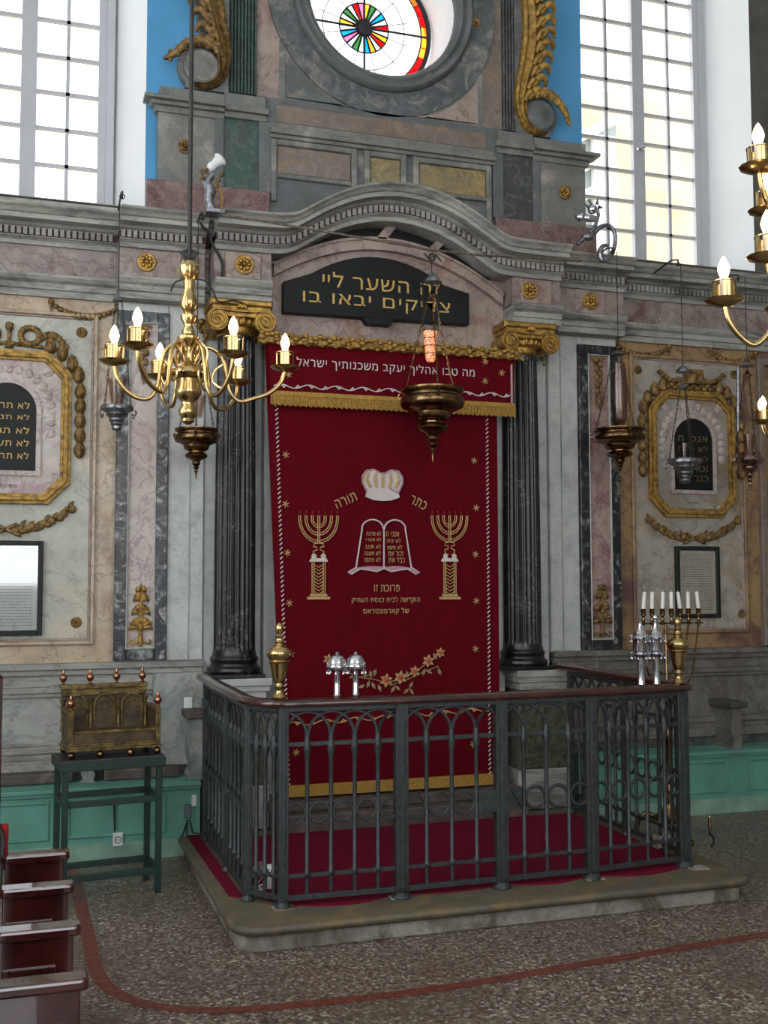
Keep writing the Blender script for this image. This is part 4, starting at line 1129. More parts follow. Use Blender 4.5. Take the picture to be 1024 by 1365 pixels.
c.slab(pts, .12, .129); o = c.build('red_carpet', 'carpet_red'); tag(o, 'dark red carpet covering the platform inside the railing', 'carpet')
c = MB(); c.slab([(.915, -.35), (.985, -.35), (.995, -1.72), (.935, -1.66)], .12, .128); o = c.build('carpet_strip', 'carpet_red'); tag(o, 'narrow strip of red carpet outside the left side of the railing', 'carpet')

rl = thing('iron_railing', 'grey iron railing with interlaced arches, rings and a dark wooden handrail around the ark', 'railing', (2.22, -1.1, .12))
ZT, ZA, ZRG, ZLO, ZBO = 1.03, .86, .545, .262, .165
BALPROF = [(.010, .165), (.010, .25), (.017, .255), (.018, .275), (.0105, .285), (.0105, .79), (.013, .80), (.019, .83), (.019, .85), (.015, .87), (.012, .90)]
PL = (rl,)
def place(u, a, b2): return (a[0]+(b2[0]-a[0])*u, a[1]+(b2[1]-a[1])*u)
def bay(a, b2, n, rings=True, skip=()):
    """iron bay between two posts: n openings"""
    a = Vector((a[0], a[1], 0)); b2 = Vector((b2[0], b2[1], 0)); d = (b2-a)
    L = d.length; d.normalize(); w = L/n
    def pt(s, z): q = a+d*s; return (q.x, q.y, z)
    for k in range(1, n):
        q = a+d*(w*k); m = MB(); m.lathe(BALPROF, (q.x, q.y, 0), 8); m.build('baluster', 'iron', rl, smooth=True)
    m = MB()
    for z, h, t2 in ((ZA, .020, .010), (ZLO, .018, .010), (ZBO, .024, .012), (ZT-.008, .024, .016)):
        nrm = Vector((-d.y, d.x, 0)); vs = []
        for s in (0, L):
            for (o1, o2) in ((-t2, -h/2), (t2, -h/2), (t2, h/2), (-t2, h/2)): q = a+d*s+nrm*o1; vs.append((q.x, q.y, z+o2))
        m = MB(); m.add(vs, [(0,1,2,3), (7,6,5,4), (0,4,5,1), (1,5,6,2), (2,6,7,3), (3,7,4,0)])
        m.build('crossbar', 'iron', rl, bevel=.002)
    m = MB(); Hh = ZT-ZA-.022
    for k in range(-1, n):
        c0 = (k+1)*w; pts = []
        for i in range(17):
            an = PI*i/16; s = c0-w*math.cos(an); 
            if -1e-4 <= s <= L+1e-4: pts.append(pt(s, ZA+Hh*math.sin(an)**.8))
        if len(pts) > 1: m.tube(pts, .0085, 6)
    if True:
        pts = []
        for i in range(9): an = PI*i/16; pts.append(pt(L-w*math.cos(an), ZA+Hh*math.sin(an)**.8)) 
        pts = [q for q in pts if (Vector((q[0], q[1], 0))-a).length <= L+1e-4]
        m.tube(pts, .0085, 6)
        pts = [pt(w*math.cos(PI*i/16), ZA+Hh*math.sin(PI*i/16)**.8) for i in range(9)]; m.tube(pts, .0085, 6)
    m.build('interlaced_arches', 'iron', rl, smooth=True)
    if rings:
        for k in range(n):
            if k in skip: continue
            s = (k+.5)*w; R_ = w/2-.010; pts = []
            for i in range(20): an = 2*PI*i/20; pts.append(pt(s+R_*math.cos(an), ZRG+R_*math.sin(an)))
            m = MB(); m.tube(pts, .0085, 6, True); m.build('ring', 'iron', rl, smooth=True)
def post(x, y, w=.03, full=True, z0=.12):
    m = MB(); m.box(x-w, x+w, y-w*.7, y+w*.7, z0+.02, 1.035); m.box(x-w*.35, x+w*.35, y-w*.9, y+w*.9, z0+.05, 1.0)
    m.lathe([(w*1.5, z0), (w*1.5, z0+.012), (w*1.0, z0+.03), (w*1.2, z0+.045)], (x, y, 0), 12)
    return m.build('post', 'iron', rl, bevel=.003)
F = [(1.135, FY-.0), (1.705, FY-.015), (2.225, FY-.01), (2.725, FY), (3.30, FY+.06)]
for i, (x, y) in enumerate(F): post(x, y, .024 if i == 0 else .032)
for i, n in enumerate((5, 4, 4, 5)): bay(F[i], F[i+1], n, True, (3,) if i == 1 else ((0,) if i == 2 else ()))
# lock plates of the gate
m = MB(); x0, x1 = 2.10, 2.20; m.box(x0, x1, FY-.03, FY-.004, .49, .60); m.lathe([(.012, -.002), (.012, .004), (.003, .006)], ((x0+x1)/2, FY-.026, .55), 12, 'y'); m.build('lock_plate', 'iron', rl, bevel=.003)
m = MB(); m.box(2.262, 2.335, FY-.022, FY+.004, .495, .60); m.tube([(2.27, FY-.03, .6), (2.30, FY-.035, .56), (2.33, FY-.03, .50)], .006, 6); m.build('lock_plate', 'iron', rl, bevel=.003)
# left: chamfered corner and side; right: side
LXr = 1.005; SYb = -.48
bay((1.135, FY), (LXr, FY+.17), 4, False)
post(LXr, FY+.17, .022)
post(LXr, -1.2, .02); post(LXr, SYb, .02)
bay((LXr, FY+.17), (LXr, -1.2), 5); bay((LXr, -1.2), (LXr, SYb), 6)
RXr = 3.375
bay(F[4], (RXr, FY+.16), 2, False)
post(RXr, FY+.16, .022); post(RXr, -1.15, .02); post(RXr, SYb, .02)
bay((RXr, FY+.16), (RXr, -1.15), 5); bay((RXr, -1.15), (RXr, SYb), 6)
# handrail: half-round wooden rail swept round the corners
def handrail(pts, z0=1.035):
    prof = [(-.036, 0), (.036, 0), (.041, .008), (.038, .022), (.024, .033), (0, .037), (-.024, .033), (-.038, .022), (-.041, .008)]
    P_ = [Vector((a, b2, 0)) for a, b2 in pts]; vs = []; f = []; n = len(prof)
    for i, p_ in enumerate(P_):
        a = P_[max(0, i-1)]; b2 = P_[min(len(P_)-1, i+1)]; d = (b2-a).normalized(); nr = Vector((-d.y, d.x, 0))
        k = 1.
        if 0 < i < len(P_)-1:
            d1 = (p_-a).normalized(); k = 1/max(.5, d1.dot(d))
        for (o, z) in prof: q = p_+nr*o*k; vs.append((q.x, q.y, z0+z))
    for i in range(len(P_)-1):
        for j in range(n): j2 = (j+1) % n; f.append((i*n+j, i*n+j2, (i+1)*n+j2, (i+1)*n+j))
    f.append(tuple(range(n))); f.append(tuple((len(P_)-1)*n+j for j in range(n-1, -1, -1)))
    m = MB(); m.add(vs, f); return m.build('handrail', 'rail_wood', rl, smooth=True)
handrail([(LXr, -.34), (LXr, SYb), (LXr, -1.2), (LXr, FY+.24), (LXr+.02, FY+.12), (LXr+.08, FY+.03), (1.15, FY-.0), (1.3, FY-.005), (1.705, FY-.015), (2.225, FY-.01), (2.725, FY), (3.25, FY+.05), (3.33, FY+.075), (3.372, FY+.14), (RXr, FY+.24), (RXr, -1.15), (RXr, -.34)])

# ================================================================ brass corner finials and silver torah finials
def finial(x, y, lab):
    z = 1.072
    t = thing('brass_finial', lab, 'finial', (x, y, z))
    m = MB(); m.lathe([(.034, 0), (.036, .008), (.03, .016), (.02, .025), (.018, .045), (.026, .055), (.02, .062), (.018, .07), (.027, .08), (.033, .10), (.041, .145), (.046, .165)], (x, y, z), 28); m.build('stem', 'brass', t, smooth=True)
    m = MB(); m.lathe([(.047, .163), (.052, .172), (.047, .178), (.055, .19), (.062, .205), (.058, .222), (.035, .238), (.024, .245)], (x, y, z), 28); m.build('bowl', 'brass', t, smooth=True)
    m = MB(); m.lathe([(.024, .243), (.019, .25), (.025, .262), (.018, .27), (.017, .28), (.022, .288), (.014, .296), (.016, .306), (.021, .32), (.019, .335), (.01, .347), (.002, .352)], (x, y, z), 24); m.build('knop', 'brass', t, smooth=True)
a = atz(370, 935, 1.072)
finial(1.12, FY+.02, 'polished brass vase finial on the left corner of the railing')
finial(3.295, FY+.07, 'polished brass vase finial on the right corner of the railing')
def small_rimon(x, y, lab):
    z = 1.074; t = thing('torah_finial', lab, 'finial', (x, y, z), 'small silver finials on the handrail')
    m = MB(); m.lathe([(.016, 0), (.018, .006), (.0135, .012), (.0135, .115), (.016, .12)], (x, y, z), 20); m.build('sleeve', 'silver', t, smooth=True)
    m = MB(); m.lathe([(.016, .118), (.042, .124), (.049, .133), (.05, .145), (.045, .150), (.044, .163), (.037, .178), (.024, .19), (.008, .197), (.009, .204), (.002, .21)], (x, y, z), 24, flute=.05, nfl=8)
    for k in range(8): a = 2*PI*k/8; m.ball((x+.045*math.cos(a), y+.045*math.sin(a), z+.152), .006, 6)
    m.build('crown', 'silver', t, smooth=True)
    m = MB()
    for k in range(8):
        a = 2*PI*(k+.5)/8; X_, Y_ = x+.047*math.cos(a), y+.047*math.sin(a)
        m.tube([(X_, Y_, z+.128), (X_, Y_, z+.118)], .0012, 4); m.lathe([(.0055, 0), (.0045, .006), (.002, .011)], (X_, Y_, z+.107), 8)
    m.build('bells', 'silver', t, smooth=True); return t
p = at(449, 938, FY); q = at(474, 938, FY)
small_rimon(p.x, FY-.005, 'left one of the two small domed silver finials standing on the handrail')
small_rimon(q.x, FY-.005, 'right one of the two small domed silver finials standing on the handrail')
def tall_rimon(x, y, lab, ball, dz=0):
    z = 1.074; t = thing('torah_finial', lab, 'finial', (x, y, z), 'tall silver finials on the handrail')
    m = MB(); m.lathe([(.012, 0), (.019, .004), (.017, .015), (.017, .135), (.019, .142)], (x, y, z), 20); m.build('sleeve', 'silver', t, smooth=True)
    m = MB(); m.lathe([(.018, .14), (.034, .15), (.043, .158), (.036, .165), (.041, .175), (.043, .18), (.041, .235), (.046, .24), (.041, .246), (.047, .253), (.034, .264), (.024, .276), (.014, .302), (.009, .32), (.011, .326), (.004, .334)], (x, y, z), 24, flute=.04, nfl=6)
    m.build('tower', 'silver', t, smooth=True)
    m = MB()
    for zz, R_ in ((.250, .047), (.163, .046)):
        m.torus((x, y, z+zz), R_*.95, .003, 20, 6, 'z')
        for k in range(8):
            a = 2*PI*k/8; X_, Y_ = x+R_*1.08*math.cos(a), y+R_*1.08*math.sin(a)
            m.ball((X_, Y_, z+zz+.004), .0042, 6); m.tube([(X_, Y_, z+zz), (X_, Y_, z+zz-.016)], .0013, 4); m.lathe([(.0042, 0), (.0035, .005), (.0015, .009)], (X_, Y_, z+zz-.026), 8)
    m.build('bells', 'silver', t, smooth=True)
    if ball:
        m = MB(); m.ball((x, y, z+.348), .017, 14); m.build('ball', 'silver', t, smooth=True)
    return t
Yt = FY+.03
p = at(855, 915, Yt); q = at(875.5, 915, Yt)
tall_rimon(p.x, Yt, 'left tall silver tower finial on the handrail, without a ball on top', False)
tall_rimon(q.x, Yt, 'right tall silver tower finial on the handrail, with a bright ball on top', True)

# ================================================================ seven-branched brass candelabrum outside the railing
MY = -.80
def candelabrum():
    b0 = at(893, 1112, MY); cx = b0.x-.0; tops = [857.5, 869, 883, 895, 906.5, 917.5, 931]
    t = thing('candelabrum', 'tall brass seven-branched candelabrum behind the right side of the railing', 'candelabrum', (cx, MY, 0))
    zc = at(895, 812, MY).z; ztop = zc
    m = MB(); m.lathe([(.10, .10), (.12, .12), (.05, .16), (.03, .22), (.04, .26), (.018, .30), (.014, .6), (.028, .63), (.014, .66), (.013, .95), (.024, .97), (.011, 1.0), (.009, ztop-.1)], (cx, MY, 0), 20); m.build('shaft', 'old_brass', t, smooth=True)
    for k in range(3):
        a = 2*PI*k/3+.5; m = MB()
        pts = [(cx+r*math.cos(a), MY+r*math.sin(a), z) for r, z in ((.08, .12), (.14, .15), (.19, .10), (.21, .03), (.24, .015), (.255, .035))]
        m.tube(pts, [.012, .018, .016, .014, .014, .006], 8); m.ball(pts[4], .02, 8); m.build('foot', 'old_brass', t, smooth=True)
    xs = [at(px, 800, MY).x for px in tops]; xm = xs[3]
    for k, x in enumerate(xs):
        r = x-xm
        zt3 = zc
        m = MB()
        if k != 3:
            zb3 = 1.16-abs(r)*.55; R_ = abs(r)
            pts = [(cx, MY, .93-.02*k % 3)] if False else []
            pts = [(cx+(r)*math.sin(rad(a)), MY, 1.08 - .0 - (R_*.9+.0)*math.cos(rad(a))+ .0) for a in range(0, 91, 10)] + [(x, MY, zt3-.09)]
            pts = [(cx, MY, pts[0][2])] + pts[1:]
            m.tube(pts, .0062, 7)
        m.lathe([(.006, zt3-.10), (.028, zt3-.092), (.029, zt3-.086), (.008, zt3-.08), (.013, zt3-.065), (.007, zt3-.055), (.009, zt3-.045), (.016, zt3-.04), (.016, zt3+.0), (.018, zt3+.004)], (x if k != 3 else xm, MY, 0), 14)
        o = m.build('branch' if k != 3 else 'middle_socket', 'old_brass', t, smooth=True)
        lean = (.012, .004, .006, .0, -.014, -.002, -.012)[k]
        cn = MB(); cn.tube([(x, MY, zt3-.01), (x+lean*.3, MY, zt3+.03), (x+lean, MY, zt3+.11)], [.0125, .0125, .012], 12); cn.tube([(x+lean, MY, zt3+.11), (x+lean, MY, zt3+.12)], .0015, 5)
        c = cn.build('candle', 'wax', None, smooth=True)
        nm = ['leftmost white candle on the brass candelabrum', 'second white candle from the left on the brass candelabrum', 'third white candle from the left on the brass candelabrum', 'middle white candle on the brass candelabrum', 'left-leaning white candle just right of the middle one on the candelabrum', 'second white candle from the right on the brass candelabrum', 'rightmost white candle on the brass candelabrum'][k]
        tag(c, nm, 'candle', 'candles on the candelabrum')
candelabrum()

# ================================================================ hanging lamps
def chain(m, p0, p1, n, r=.0035, R_=.011):
    p0 = Vector(p0); p1 = Vector(p1); d = p1-p0; L = d.length
    if L < 1e-4: return
    d.normalize(); u = d.orthogonal().normalized(); w = d.cross(u); n = max(2, n)
    for k in range(n):
        c = p0+d*(L*(k+.5)/n); a = u if k % 2 else w; h = L/n*.62
        pts = [c+d*(h*math.cos(2*PI*i/8))+a*(R_*.7*math.sin(2*PI*i/8)) for i in range(8)]
        m.tube(pts, r, 4, True)
def lamp(px, py, tip, Y, wpx, kind, lab, mat, cordtop, chainmat='dark_iron', prof=None, glassh=.2, chainspread=True, ringtip=False, clen=None):
    rim = at(px, py, Y); tp = at(px, tip, Y); H = rim.z-tp.z
    R_ = (at(px+wpx/2, py, Y).x-at(px-wpx/2, py, Y).x)/2
    x, y = rim.x, Y
    t = thing('hanging_lamp', lab, 'lamp', (x, y, tp.z))
    # normalised profile: (r, h) with h 1 = rim, 0 = tip
    prof = prof or [(.01, 0), (.04, .08), (.035, .13), (.09, .17), (.06, .2), (.14, .24), (.1, .27), (.2, .32), (.17, .36), (.24, .395), (.45, .43), (.52, .47), (.48, .51), (.34, .54), (.34, .56), (.52, .59), (.58, .63), (.60, .68), (.74, .71), (.97, .75), (1.03, .81), (1.0, .87), (.88, .90), (.87, .93), (.97, .95), (1.0, .965), (1.0, 1.0), (.94, 1.0), (.8, .93)]
    m = MB(); m.lathe([(r*R_, tp.z+h*H) for r, h in prof], (x, y, 0), 32); m.build('bowl', mat, t, smooth=True)
    if ringtip: m = MB(); m.torus((x, y, tp.z-.014), .013, .0035, 14, 6); m.build('tip_ring', mat, t, smooth=True)
    zt4 = at(px, cordtop, Y).z
    zk = rim.z+(clen or .45)
    for k in range(3):
        m = MB(); a = 2*PI*k/3+.35; bx_, by_ = x+R_*.95*math.cos(a), y+R_*.95*math.sin(a)
        chain(m, (bx_, by_, rim.z-.02), (x+.02*math.cos(a), y+.02*math.sin(a), zk), int((clen or .45)/.028), .0022, .008)
        m.build('chain', chainmat, t)
    for k in range(3):
        a = 2*PI*k/3+.35; m = MB(); bx_, by_ = x+R_*math.cos(a), y+R_*math.sin(a)
        m.tube([(bx_, by_, rim.z-.04), (bx_+.018*math.cos(a), by_+.018*math.sin(a), rim.z-.05), (bx_+.03*math.cos(a), by_+.03*math.sin(a), rim.z-.03), (bx_+.02*math.cos(a), by_+.02*math.sin(a), rim.z-.015)], .0055, 6)
        m.ball((bx_+.01*math.cos(a), by_+.01*math.sin(a), rim.z-.055), .011, 6); m.build('bracket', mat, t, smooth=True)
    m = MB(); m.lathe([(.034, 0), (.03, .012), (.012, .022), (.006, .04)], (x, y, zk-.005), 16); m.build('chain_cap', mat if kind != 'grey' else 'pewter', t, smooth=True)
    m = MB(); m.tube([(x, y, zk+.03), (x, y, zt4)], .0032, 6); m.build('cord', 'dark_iron', t)
    return t, Vector((x, y, rim.z)), R_, zt4
def oil_glass(t, p, h, r, dz=-.02, mat='lamp_glass', name='glass'):
    m = MB(); z = p.z+dz
    m.lathe([(r*.55, z), (r*.62, z+h*.1), (r*.8, z+h*.55), (r, z+h), (r*.95, z+h), (r*.76, z+h*.55), (r*.55, z+h*.12), (.001, z+h*.08)], (p.x, p.y, 0), 20); return m.build(name, mat, t, smooth=True)
YLm = -.50
# centre lamp, with a lit red glass
YB_ = -.75
t1, p1, R1, zt1 = lamp(576.5, 519, 617, YB_, 79, 'brass', 'large aged brass lamp hanging in front of the red curtain, with a glowing faceted glass', 'old_brass', 350, 'old_brass', clen=.58)
g0 = at(574, 482, YB_); g1 = at(574, 441, YB_)
plain('lamp_ember', 'b8846c', .2, var=.5, vscale=90, emit='ff9a60', estr=1.)
_nt = MC['lamp_ember'].node_tree; _v = _nt.nodes.new('ShaderNodeTexVoronoi'); _v.inputs['Scale'].default_value = 110; _g = _nt.nodes.new('ShaderNodeNewGeometry')
_nt.links.new(_g.outputs['Position'], _v.inputs['Vector']); _r = _nt.nodes.new('ShaderNodeMapRange'); _r.inputs['From Min'].default_value = .15; _r.inputs['From Max'].default_value = .75; _r.inputs['To Min'].default_value = 2.2; _r.inputs['To Max'].default_value = .05
_nt.links.new(_v.outputs['Distance'], _r.inputs['Value']); _nt.links.new(_r.outputs[0], _nt.nodes['Principled BSDF'].inputs['Emission Strength'])
m = MB(); hh = g1.z-g0.z; m.lathe([(.022, g0.z), (.030, g0.z+hh*.1), (.040, g0.z+hh*.8), (.044, g1.z), (.040, g1.z), (.034, g0.z+hh*.6), (.02, g0.z+.03), (.001, g0.z+.03)], (g0.x, YB_, 0), 12); gl = m.build('faceted_glass', 'lamp_ember', t1)
m = MB()
for hh2 in (.25, .5, .75): m.torus((g0.x, YB_, g0.z+hh*hh2), .031+.012*hh2, .003, 16, 5, 'z')
m.build('glass_ribs', 'copper', gl)
m = MB(); m.ball((g0.x, YB_, g0.z+hh*.45), .011, 8, (.01, .01, .02)); m.build('flame', 'bulb_glow', t1)
m = MB(); chain(m, (g0.x-.045, YB_, g1.z), (g0.x-.05, YB_, g1.z+.32), 10, .0025, .009); chain(m, (g0.x+.045, YB_, g1.z), (g0.x+.05, YB_, g1.z+.32), 10, .0025, .009); m.torus((g0.x, YB_, g1.z), .045, .0035, 18, 5, 'z'); m.build('glass_chains', 'dark_iron', t1)
m = MB(); zz = at(576, 374, YB_).z; m.lathe([(.055, zz-.012), (.05, zz+.01), (.02, zz+.03), (.008, zz+.05)], (g0.x+.02, YB_, 0), 20); m.build('canopy', 'pewter', t1, smooth=True)
# the others
t2_, p2, R2, z2 = lamp(262, 572, 640, YLm, 58, 'brass', 'aged brass lamp hanging just behind the chandelier, left of the left column', 'old_brass', 290, clen=.5)
oil_glass(t2_, p2, .13, .055, .07); 
m = MB(); m.tube([(p2.x, p2.y, p2.z-.03), (p2.x, p2.y, p2.z+.08)], .004, 6); m.build('glass_stem', 'pewter', t2_)
t3, p3, R3, z3 = lamp(826, 572, 636, YLm, 60, 'brass', 'aged brass lamp with a tall pinkish glass chimney, right of the right column', 'old_brass', 336, ringtip=True, clen=.55)
m = MB(); z = p3.z+.03; m.lathe([(.03, z), (.045, z+.03), (.058, z+.15), (.055, z+.3), (.045, z+.42), (.043, z+.42), (.052, z+.3), (.055, z+.15), (.042, z+.035), (.001, z+.01)], (p3.x, p3.y, 0), 24); m.build('glass_chimney', 'lamp_glass', t3, smooth=True)
oil_glass(t3, p3, .08, .05, -.01, name='oil_cup')
m = MB(); zz = at(824, 471, YLm).z; m.lathe([(.05, zz-.01), (.045, zz), (.015, zz+.02), (.005, zz+.05)], (p3.x, p3.y, 0), 20); m.build('smoke_bell', 'pewter', t3, smooth=True)
ppf = [(.01, 0), (.25, .05), (.32, .12), (.28, .2), (.4, .28), (.36, .34), (.5, .42), (.46, .5), (.62, .58), (.7, .66), (.66, .72), (1.0, .84), (1.02, .93), (.95, 1.0), (.9, 1.0), (.8, .9)]
t4, p4, R4, z4 = lamp(156, 541, 575, YLm, 44, 'grey', 'dark pewter lamp with a glass cup hanging left of the chandelier', 'pewter', 262, clen=.62, prof=ppf)
oil_glass(t4, p4, .17, .055, -.01)
t5, p5, R5, z5 = lamp(913, 612, 645, YLm, 38, 'grey', 'pewter lamp hanging in front of the right arched tablet', 'pewter', 352, clen=.5, prof=ppf)
oil_glass(t5, p5, .12, .032, -.01)
m = MB(); zz = at(911, 494, YLm).z; m.lathe([(.05, zz-.012), (.046, zz+.005), (.015, zz+.03)], (p5.x, p5.y, 0), 20); m.build('smoke_bell', 'pewter', t5, smooth=True)
cpf = [(.01, 0), (.1, .06), (.06, .12), (.2, .18), (.12, .24), (.28, .32), (.22, .38), (.55, .47), (.62, .52), (.55, .58), (.9, .68), (1.0, .77), (.9, .86), (.75, .93), (.8, 1.0), (.75, 1.0), (.6, .9)]
t6, p6, R6, z6 = lamp(999, 604, 648, YLm, 32, 'copper', 'small shiny copper lamp hanging at the right edge, right of the right tablet', 'rose_silver', 372, clen=.55, ringtip=True, prof=cpf)
oil_glass(t6, p6, .14, .042, -.01)
m = MB(); zz = at(990, 486, YLm).z; m.lathe([(.055, zz-.01), (.05, zz), (.012, zz+.02)], (p6.x, p6.y, 0), 20); m.build('smoke_bell', 'pewter', t6, smooth=True)
m = MB(); m.tube([(at(984,490,YLm).x, YLm, at(984,490,YLm).z), (at(984,575,YLm).x, YLm, at(984,575,YLm).z)], .011, 8); m.build('hanging_tube', 'pewter', t6, smooth=True)
# hooks on the cornice holding the cords
def hook(px, py, lab):
    p = at(px, py, -.50); t = thing('lamp_hook', lab, 'hook', (p.x, -.4, p.z))
    m = MB(); m.tube([(p.x, -.2, p.z+.02), (p.x, -.42, p.z+.05), (p.x, -.50, p.z+.03), (p.x, -.505, p.z), (p.x, -.49, p.z-.01)], .006, 6); m.build('arm', 'dark_iron', t); 
    m = MB(); m.torus((p.x, -.5, p.z), .014, .003, 12, 5); m.build('ring', 'dark_iron', t)
hook(163, 262, 'iron hook on the cornice holding the dark pewter lamp left of the chandelier'); hook(270, 290, 'iron hook on the cornice holding the lamp behind the chandelier')
hook(817, 336, 'iron hook on the cornice holding the brass lamp with the tall chimney'); hook(904, 352, 'iron hook on the cornice above the right tablet'); hook(984, 372, 'iron hook on the cornice near the right edge')

# iron tie rod across the arch and the two wall sconces
def sconce_arm(name, lab, pts, r, mat): pass
rod = thing('iron_rod', 'thin iron rod strung across the arch that carries the centre lamp', 'rod', tuple(at(573, 334, -.72)))
m = MB(); pts = [at(296, 286, -.55), at(436, 309, -.68), at(573, 333, -.72), at(640, 340, -.72), at(775, 348, -.55)]
m.tube([tuple(p) for p in pts], .0075, 8); m.build('bar', 'rusty_iron', rod)
m = MB(); p = at(576, 343, -.745); m.torus(tuple(p), .02, .006, 14, 6); m.tube([tuple(p+Vector((-.05, 0, .02))), tuple(p+Vector((-.02, 0, -.01))), tuple(p+Vector((.03, 0, .015))), tuple(p+Vector((.06, 0, -.02)))], .006, 6); m.build('swivel', 'dark_iron', rod)
# left sconce: figure-like gilt bracket with a frosted glass shade
def sc_left():
    b0 = at(285, 285, -.48); t = thing('wall_sconce', 'tarnished bracket with a tilted white glass shade, left of the arch', 'sconce', (b0.x, -.48, b0.z))
    def q(px, py, dy=0): v = at(px, py, -.48+dy); return (v.x, -.48+dy, v.z)
    m = MB(); m.box(b0.x-.05, b0.x+.06, -.52, -.40, b0.z-.0, b0.z+.02)
    m.tube([q(283, 283), q(278, 268), q(281, 255), q(276, 243), q(283, 233)], [.035, .028, .036, .026, .02], 10); m.build('bracket', 'pewter', t, smooth=True)
    m = MB()
    for a in ((270, 237), (274, 227), (291, 240), (295, 233), (289, 248)): m.ball(q(*a), .016, 8)
    m.tube([q(294, 285), q(297, 265), q(292, 250)], [.008, .012, .008], 6); m.tube([q(276, 232), q(271, 224), q(268, 228), q(271, 233)], .008, 6); m.build('leaves', 'dull_gold', t, smooth=True)
    a, b2 = Vector(q(278, 226)), Vector(q(296, 211)); d = (b2-a)
    m = MB(); pts = [a+d*u for u in (0, .2, .45, .7, .88, 1.0)]; m.tube([tuple(p) for p in pts], [.018, .03, .026, .034, .046, .034], 14); m.build('glass_shade', 'plastic_white', t, smooth=True)
sc_left()
def sc_right():
    b0 = at(812, 332, -.48); t = thing('wall_sconce', 'bracket with silvery cups and scrolled arm in front of the right window', 'sconce', (b0.x, -.48, b0.z))
    def q(px, py, dy=0): v = at(px, py, -.48+dy); return (v.x, -.48+dy, v.z)
    m = MB(); m.tube(cr([q(770, 326), q(778, 318), q(790, 312), q(800, 303), q(808, 300), q(815, 303), q(820, 313), q(819, 330), q(811, 345), q(803, 347), q(800, 337), q(804, 328), q(811, 327)], 4), crs([.012, .016, .02, .016, .014, .014, .014, .015, .018, .02, .022, .016, .01], 4), 8)
    m.tube([q(786, 314), q(794, 300), q(798, 287), q(796, 278)], [.02, .014, .012, .014], 8); m.ball(q(784, 316), .04, 10, (.045, .03, .025)); m.build('scroll_arm', 'pewter', t, smooth=True)
    m = MB(); a, b2 = Vector(q(794, 292)), Vector(q(768, 289)); d = b2-a; m.tube([tuple(a+d*u) for u in (0, .3, .5, .6, .8, 1.)], [.022, .026, .026, .014, .03, .016], 12)
    m.ball(q(790, 279), .034, 12); m.build('cups', 'silver', t, smooth=True)
    m = MB()
    for a, b3 in (((790, 274), (784, 266)), ((796, 272), (797, 265)), ((798, 276), (804, 277)), ((785, 276), (779, 272))): m.tube([q(*a), q(*b3)], [.014, .003], 6)
    m.build('leaves', 'pewter', t, smooth=True)
sc_right()

# ================================================================ brass chandeliers
BULBN = [0]
def bulb_arm(root, hub, cup, R_, zhub, tilt=(0, 0), sag=.12, s=1.):
    """one curved arm from the hub out and up to a saucer, pierced cup, candle and bulb; cup = saucer centre"""
    hub = Vector(hub); cup = Vector(cup); d = Vector((cup.x-hub.x, cup.y-hub.y, 0)); L = d.length; d.normalize()
    z = Vector((0, 0, 1))
    P_ = lambda u, dz: tuple(hub+d*(L*u)+z*dz)
    zc = cup.z-hub.z
    m = MB()
    m.tube(cr([P_(.06, .02), P_(.10, .06*s), P_(.2, .085*s), P_(.32, .06*s), P_(.38, -.0), P_(.42, -.07*s), P_(.52, -.115*s+zc*.3), P_(.68, zc-sag*s), P_(.84, zc-.095*s), P_(.96, zc-.05*s), P_(1., zc)], 5), .008*s, 8)
    m.tube(cr([P_(.36, .03), P_(.26, .0), P_(.24, -.04*s), P_(.33, -.06*s), P_(.38, -.03*s)], 5), .005*s, 6)
    arm = m.build('arm', 'brass', root, smooth=True)
    c = MB(); cx, cy, cz_ = cup
    c.lathe([(.008*s, -.012*s), (.03*s, -.006*s), (.052*s, .004*s), (.056*s, .010*s), (.050*s, .009*s), (.02*s, .004*s), (.014*s, .008*s)], (cx, cy, cz_), 24, flute=.02, nfl=12)
    c.build('saucer', 'brass', arm, smooth=True)
    g = MB(); K = 24; vs = []; f = []; r0, h0 = .033*s, .062*s
    for (rr, hh) in ((r0, .006), (r0*1.02, h0), (r0*.96, h0), (r0*.94, .006)):
        for k in range(K): a = 2*PI*k/K; vs.append((cx+rr*math.cos(a), cy+rr*math.sin(a), cz_+hh))
    for i in range(4):
        j = (i+1) % 4
        for k in range(K):
            if i in (0, 2) and (k % 6) in (1, 2) : 
                continue
            f.append((i*K+k, i*K+(k+1) % K, j*K+(k+1) % K, j*K+k))
    g.add(vs, f)
    g.torus((cx, cy, cz_+h0), r0, .0028*s, 24, 6, 'z'); g.torus((cx, cy, cz_+.008), r0, .0028*s, 24, 6, 'z'); g.build('pierced_cup', 'brass', arm, smooth=True)
    k_ = MB(); k_.lathe([(.012*s, .004), (.012*s, .07*s), (.009*s, .074*s)], (cx, cy, cz_), 14); k_.build('candle_sleeve', 'wax', arm, smooth=True)
    b = MB(); b.lathe([(.007*s, .073*s), (.011*s, .078*s), (.0165*s, .094*s), (.0165*s, .103*s), (.012*s, .118*s), (.006*s, .13*s), (.0015*s, .137*s)], (cx, cy, cz_), 16); b.build('bulb', 'bulb_glow', arm, smooth=True)
    return arm
def stem(root, x, y, prof, name, mat='brass', fl=0, nf=0):
    m = MB(); m.lathe(prof, (x, y, 0), 32, flute=fl, nfl=nf); return m.build(name, mat, root, smooth=True)
YH = -2.95
hubp = at(251, 500, YH)
ch = thing('chandelier', 'six-armed brass chandelier with lit flame bulbs hanging in front of the left column', 'chandelier', (hubp.x, YH, at(251, 586, YH).z))
def zc_(py): return at(251, py, YH).z
def w_(px): return px*3.95/FPX
x, y = hubp.x, YH
